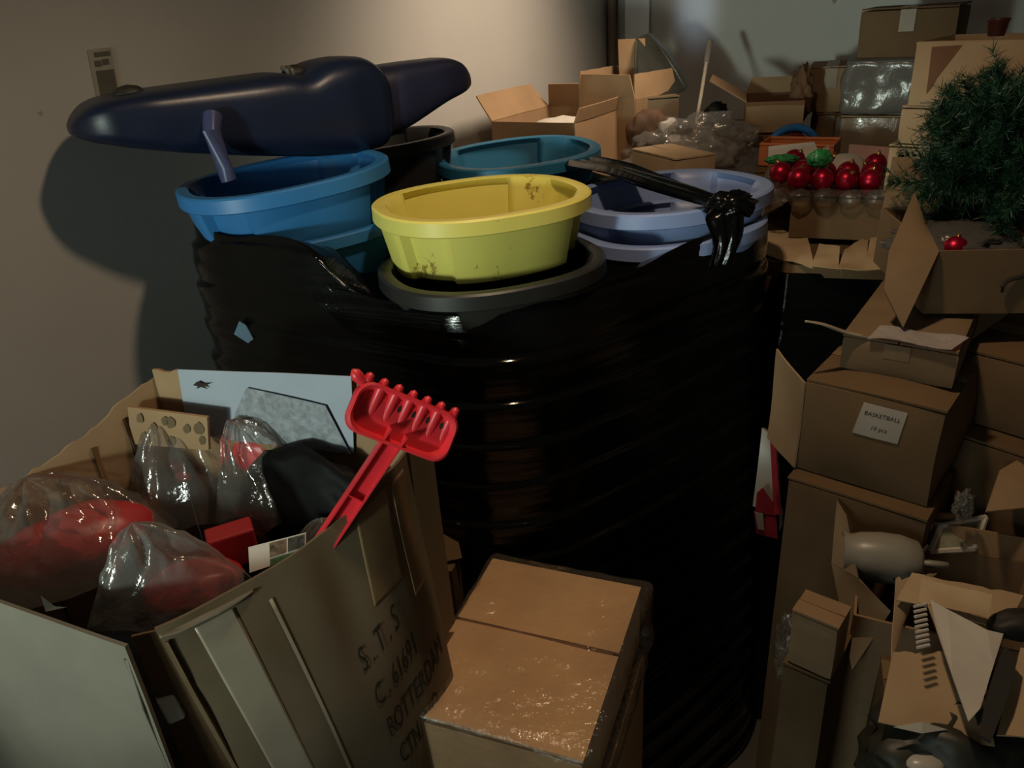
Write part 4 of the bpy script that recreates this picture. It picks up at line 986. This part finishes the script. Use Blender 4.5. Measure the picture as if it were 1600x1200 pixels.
# kraft bags and torn paper heaped in front
PB = empty('torn_paper_bag', 'heap of torn kraft paper bag in the bottom right corner', 'paper bag')
def pzs(L, z): return [pz(u, v, z+dz) for u, v, dz in L]
def cr_panel(name, quad, z, mat, parent, amp=.008, fr=9, sd=0., th=.0025, nx=14, ny=14, torn=.06, bulge=0.):
    return panel(name, pzs(quad, z), M[mat], parent, th, nx, ny, amp, fr, sd, bulge, torn)
ZP = .52
cr_panel('kraft_sheet', [(1395, 1030, -.02), (1432, 925, .0), (1465, 895, .02), (1400, 905, .03)], ZP, 'kraft', PB, .008, 9, 1)
cr_panel('kraft_sheet', [(1400, 940, .02), (1570, 985, .02), (1600, 930, .04), (1425, 895, .04)], ZP, 'kraft', PB, .012, 10, 2)
cr_panel('kraft_sheet', [(1372, 1128, .0), (1555, 1165, .0), (1520, 1020, .03), (1395, 1020, .03)], ZP-.02, 'kraft', PB, .009, 8, 3)
cr_panel('paper_sheet', [(1515, 1125, .045), (1565, 1005, .045), (1480, 955, .06), (1448, 945, .06)], ZP, 'kraft', PB, .006, 6, 4)
cr_panel('kraft_sheet', [(1555, 1155, .02), (1660, 1160, .02), (1660, 1000, .03), (1592, 1020, .03)], ZP-.01, 'card_l', PB, .012, 8, 5)
cr_panel('kraft_roll', [(1435, 940, .04), (1545, 965, .05), (1550, 930, .07), (1440, 905, .06)], ZP+.01, 'card_l', PB, .014, 12, 6)
o = polysheet('dark_strip', pzs([(1530, 1150, .05), (1545, 1060, .05), (1570, 1010, .05), (1590, 1030, .05), (1575, 1090, .05), (1548, 1160, .05)], ZP), M['dark'], PB, .004)
for k in range(9):
    a = pz(1428+k*.6, 948+k*8, ZP+.073); tube('pleat', [a, a+Vector((.022, .004, 0))], .0028, M['paper'], PB, 6)
ENV = thing_poly('white_envelope', 'pale folded paper sheet lying on the torn kraft bag', 'paper', [(1452, 940, .07), (1480, 955, .07), (1542, 985, .065), (1568, 990, .06), (1552, 1040, .055), (1530, 1110, .05), (1512, 1130, .05), (1488, 1060, .058), (1462, 985, .066)], ZP+.004, 'paper', .002, .006)
DB = blob('dark_bag', pz(1480, 1185, .40), (.14, .10, .10), simple('dark_olive_bag', (.03, .028, .02), .5, .3, 10, .4, 25), None, 4, .25, 2.5, 3, .2, .2); tag(DB, 'dark olive crumpled bag under the torn paper, bottom edge', 'bag')
thing_poly('white_scrap', 'white plastic strip poking from under the torn kraft paper', 'scrap', [(1395, 1136, 0), (1440, 1128, .01), (1480, 1140, 0), (1440, 1146, 0)], ZP-.01, 'white', .004)
o = blob('white_saucer', pz(1445, 1192, .46), (.03, .02, .012), M['white'], None, 3, .1, 2, 3); tag(o, 'small pale round saucer at the bottom edge on the dark olive bag', 'saucer')
o = blob('black_pouch', pz(1600, 975, ZP+.03), (.06, .03, .025), M['dark'], None, 3, .2, 2, 4); tag(o, 'black pouch at the right edge on the torn paper', 'pouch')
# the carton under the heap, and lower cartons at the left of it
HA, HB = pz(1385, 1130, .42), pz(1660, 1190, .42)
closed_carton('brown_carton', 'brown carton under the torn paper heap', HA, HB, .24, .4, M['card_d'], z0=FZ, sd=14.)
LA, LB2 = edge(1237, 955, 1310, 985, 1.02)
closed_carton('brown_carton', 'narrow tan carton low down left of the junk carton', LA, LB2, .07, .12, M['card'], False, 'x', 15.)
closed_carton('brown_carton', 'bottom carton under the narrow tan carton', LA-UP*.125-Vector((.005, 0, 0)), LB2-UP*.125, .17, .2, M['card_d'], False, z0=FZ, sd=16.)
o = blob('clear_scrap', py(1232, 1010, 1.12), (.025, .02, .08), M['shrink'], None, 4, .3, 3, 5, 0, .3); tag(o, 'crinkled clear plastic hanging beside the narrow tan carton', 'plastic')

# ---------------------------------------------------------------- cartons along the back wall
# diagonal open carton behind the teal tub
nA = py(897, 192, 2.95)
lA = py(766, 162, 3.15); lA.z = nA.z
DC, do, dX, dY, dL, dH = open_carton('tan_carton', 'open tan carton standing cornerwise behind the teal tub', lA, nA, .46, .5, M['card'], [('left', 40, .12), ('right', 15, .05), ('back', -20, .10)], 20., group='cartons along the back wall', z0=nA.z-.5)
inn = blob('white_bag', do+dX*(dL*.55)+dY*.2+UP*(dH-.06), (dL*.38, .17, .05), simple('white_liner', (.6, .56, .5), .6, .1), None, 3, .15, 2, 3); tag(inn, 'white liner bag inside the cornerwise tan carton', 'bag')
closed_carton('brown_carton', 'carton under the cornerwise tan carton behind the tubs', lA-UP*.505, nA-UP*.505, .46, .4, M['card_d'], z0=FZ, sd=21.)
eA = py(905, 152, 3.4); eB = py(992, 150, 3.2); eB.z = eA.z
open_carton('tan_carton', 'second open carton behind the cornerwise one, flaps up', eA, eB, .3, .7, M['card'], [('left', 5, .10), ('front', 5, .09), ('right', -10, .09)], 22., group='cartons along the back wall', z0=FZ)
# tall leaning cardboard and black bag at the corner
tA = py(966, 62, 3.55); tB = py(1008, 58, 3.5); tB.z = tA.z
o = panel('cardboard_offcut', [Vector((tA.x, tA.y-.06, eA.z-.05)), Vector((tB.x, tB.y-.06, eA.z-.05)), tB, tA], M['card'], None, .006, 6, 8, .004); tag(o, 'upright tan cardboard panel by the corner pipe', 'cardboard')
bb = [py(u, v, y) for u, v, y in [(992, 60, 3.5), (1012, 52, 3.55), (1040, 80, 3.5), (1060, 110, 3.45), (1074, 140, 3.4), (1050, 150, 3.3), (996, 152, 3.3), (990, 110, 3.4)]]
cb = sum(bb, Vector())/8
BBV = bb+[p+Vector((.04, .14, 0)) for p in bb]
F = [tuple(range(7, -1, -1)), tuple(range(8, 16))]+[(i, (i+1) % 8, (i+1) % 8+8, i+8) for i in range(8)]
o = mesh('black_folder', BBV, F, simple('black_green_film', (.02, .022, .016), .35, .3, 12, .5, 25)); bevel(o, .01, 2); tag(o, 'black-green peaked plastic bag leaning in the back corner', 'bag')
fA = py(985, 156, 3.25); fB = py(1062, 152, 3.25); fB.z = fA.z
closed_carton('brown_carton', 'greyish carton under the black peaked bag', fA, fB, .3, .6, M['card_g'], z0=FZ, sd=23.)
o = blob('brown_sack', py(1012, 215, 3.0), (.075, .06, .10), simple('brown_sack', (.10, .05, .025), .8, .3), None, 4, .2, 2.2, 5, 0, .1); tag(o, 'dark brown sack slumped before the greyish carton', 'sack')
gA = py(986, 233, 2.78); gB = pz(1054, 250, gA.z)
closed_carton('tan_carton', 'small pale tan carton behind the light blue tub', gA, gB, .16, .1, M['card_l'], False, z0=FZ, sd=24., group='cartons along the back wall')
for k, (u, v, r_) in enumerate([(1045, 197, .035), (1052, 220, .03)]):
    o = blob('paper_scrap', py(u, v, 2.95), (r_, .02, r_*.8), M['paper'], None, 2, .5, 2, k*3., .3, .2, sharp=20); tag(o, ['upper crumpled white paper scrap on the sack', 'lower crumpled white paper scrap on the sack'][k], 'paper')
HP = blob('plastic_heap', py(1080, 250, 2.95), (.24, .16, .14), M['milky'], None, 5, .35, 2.6, 6, .1, .25); tag(HP, 'heap of crumpled milky plastic sheeting at the foot of the pole', 'plastic')
H2 = blob('rubble_sack', py(1085, 262, 3.0), (.22, .15, .12), simple('grey_rubble', (.16, .14, .12), .9, .4, 14, .5, 30), None, 4, .25, 3, 9); tag(H2, 'grey dusty sack under the milky plastic sheeting', 'sack')
base_z = (py(1080, 262, 3.0)).z-.12
closed_carton('brown_carton', 'low carton carrying the dusty sack and plastic heap', Vector((.42, 2.86, base_z+.03)), Vector((1.1, 2.75, base_z+.03)), .4, .4, M['card_d'], z0=FZ, sd=25.)
PO = empty('broom_pole', 'thin pale pole with a worn grip leaning against the back wall', 'pole')
pt0, pt1 = py(1109, 66, 3.62), py(1079, 248, 2.98)
tube('shaft', [pt1, pt1.lerp(pt0, .5), pt0], .0075, M['wood'], PO, 10)
tube('grip', [pt1.lerp(pt0, .80), pt0+(pt0-pt1)*.004], .0125, simple('grip_grey', (.30, .27, .23), .6, .3, 60), PO, 10)
o = blob('dark_clump', py(1118, 180, 3.3), (.045, .03, .05), M['dark'], None, 3, .5, 2.4, 6, 0, .3); tag(o, 'dark tangled clump behind the pole by the dented open carton', 'clump')
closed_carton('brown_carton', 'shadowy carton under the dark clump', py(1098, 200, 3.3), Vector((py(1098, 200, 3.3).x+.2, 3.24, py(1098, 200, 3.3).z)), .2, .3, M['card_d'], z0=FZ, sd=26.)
# dented open carton right of the pole
hA = py(1166, 160, 3.05); hB = py(1256, 170, 2.99); hB.z = hA.z
dent = open_carton('tan_carton', 'dented open carton with its tan front flap hanging down, right of the pole', hA, hB, .30, .4, M['card_r'], [('front', 172, .11, .0), ('left', 60, .16), ('back', 10, .06)], 27., group='cartons along the back wall', z0=FZ)
for c_ in dent[0].children:
    if c_.name.startswith('flap'): c_.data.materials[0] = M['card']
o = blob('brown_paper', py(1251, 150, 3.12), (.038, .04, .095), simple('brown_paper_wad', (.13, .065, .03), .85, .3), None, 4, .4, 2.5, 3, 0, .3); tag(o, 'crumpled brown paper wad beside the dented open carton', 'paper')
iA = py(1264, 106, 3.25); iB = py(1336, 108, 3.18); iB.z = iA.z
closed_carton('tan_carton', 'upper brown carton left of the film-wrapped column', iA, iB, .28, .2, M['card'], True, 'z', 28., group='cartons along the back wall', z0=iA.z-.17)
closed_carton('tan_carton', 'reddish carton below, left of the film-wrapped column', iA-UP*.174+Vector((.02, -.02, 0)), iB-UP*.174+Vector((-.02, -.02, 0)), .28, .3, M['card_r'], True, 'z', 29., group='cartons along the back wall', z0=FZ)
# film-wrapped column
jA = py(1346, 16, 2.9); jB = py(1500, 14, 2.72); jB.z = jA.z
closed_carton('tan_carton', 'brown carton on top of the film-wrapped column', jA, jB, .28, .2, M['card_d'], True, 'z', 30., group='cartons along the back wall', z0=jA.z-.16)
kA = jA-UP*.165+Vector((-.03, -.01, 0)); kB = jA.lerp(jB, .66)-UP*.165
K1_, ko, kX, kY, kL, kH = closed_carton('tan_carton', 'carton in loose grey film halfway up the column', kA, kB, .27, .2, simple('grey_wrapped_card', (.22, .19, .16), .6), False, 'x', 31., group='cartons along the back wall', z0=kA.z-.175)
dentbox('grey_film', ko-kX*.012-kY*.02, kX*(kL+.03), kY*.30, UP*(kH+.012), M['greywrap'], K1_, 14, .014, 12, 4, .02)
lA_ = kA-UP*.18; lB_ = kB-UP*.18
K2_, *_r = closed_carton('tan_carton', 'tall carton at the foot of the film-wrapped column', lA_, lB_, .27, .2, M['card'], False, 'x', 32., group='cartons along the back wall', z0=FZ)
dentbox('film_sleeve', Vector((lA_.x, lA_.y, .3))-kX*.02-kY*.012, kX*(kL+.03), kY*.29, UP*(lA_.z-.3), M['clear'], K2_, 10, .008, 10, 6, .02)
# three cartons behind the tree
mA = py(1434, 66, 2.22); mB = py(1700, 60, 1.95); mB.z = mA.z
mm, mo, mX, mY, mL, mH = open_carton('tan_carton', 'open tan carton behind the top of the tree, flap folded in', mA, mB, .3, .16, M['card_l'], [('front', -150, .11, .0), ('left', -165, .10)], 33., group='cartons along the back wall')
panel('diagonal_flap', [mA+mX*.03-mY*.006-UP*.15, mA+mX*.5-mY*.02-UP*.15, mA+mX*.5-mY*.006, mA+mX*.12-mY*.006], M['card_l'], mm, .005, 5, 5, .003)
polysheet('interior_shade', [mA+mX*.04-mY*.007-UP*.012, mA+mX*.13-mY*.007-UP*.008, mA+mX*.045-mY*.007-UP*.13], M['card_r'], mm, .003)  # dark triangle on the front wall, painting in the shaded interior
m2 = closed_carton('tan_carton', 'middle tan carton behind the tree', mA-UP*.165-mX*.015, mB-UP*.165, .3, .1, M['card_l'], True, 'x', 34., group='cartons along the back wall')
m3 = closed_carton('tan_carton', 'lowest tan carton behind the tree', mA-UP*.27-mX*.035, mB-UP*.27, .3, .5, M['card_l'], True, 'x', 35., group='cartons along the back wall', z0=FZ)
pc = mA+mX*.20+mY*.16+UP*.004
o = lathe('brown_pot', [(.0, .0), (.032, 0), (.04, .055), (.043, .058), (.043, .07), (.037, .07), (.034, .05), (.0, .03)], simple('dark_red_pot', (.07, .02, .012), .35, .2), None, 28, Matrix.Translation(mA+mX*.155+mY*.12+UP*.004) @ Matrix.Scale(.62, 4)); tag(o, 'small dark red-brown pot on the carton behind the tree', 'pot')
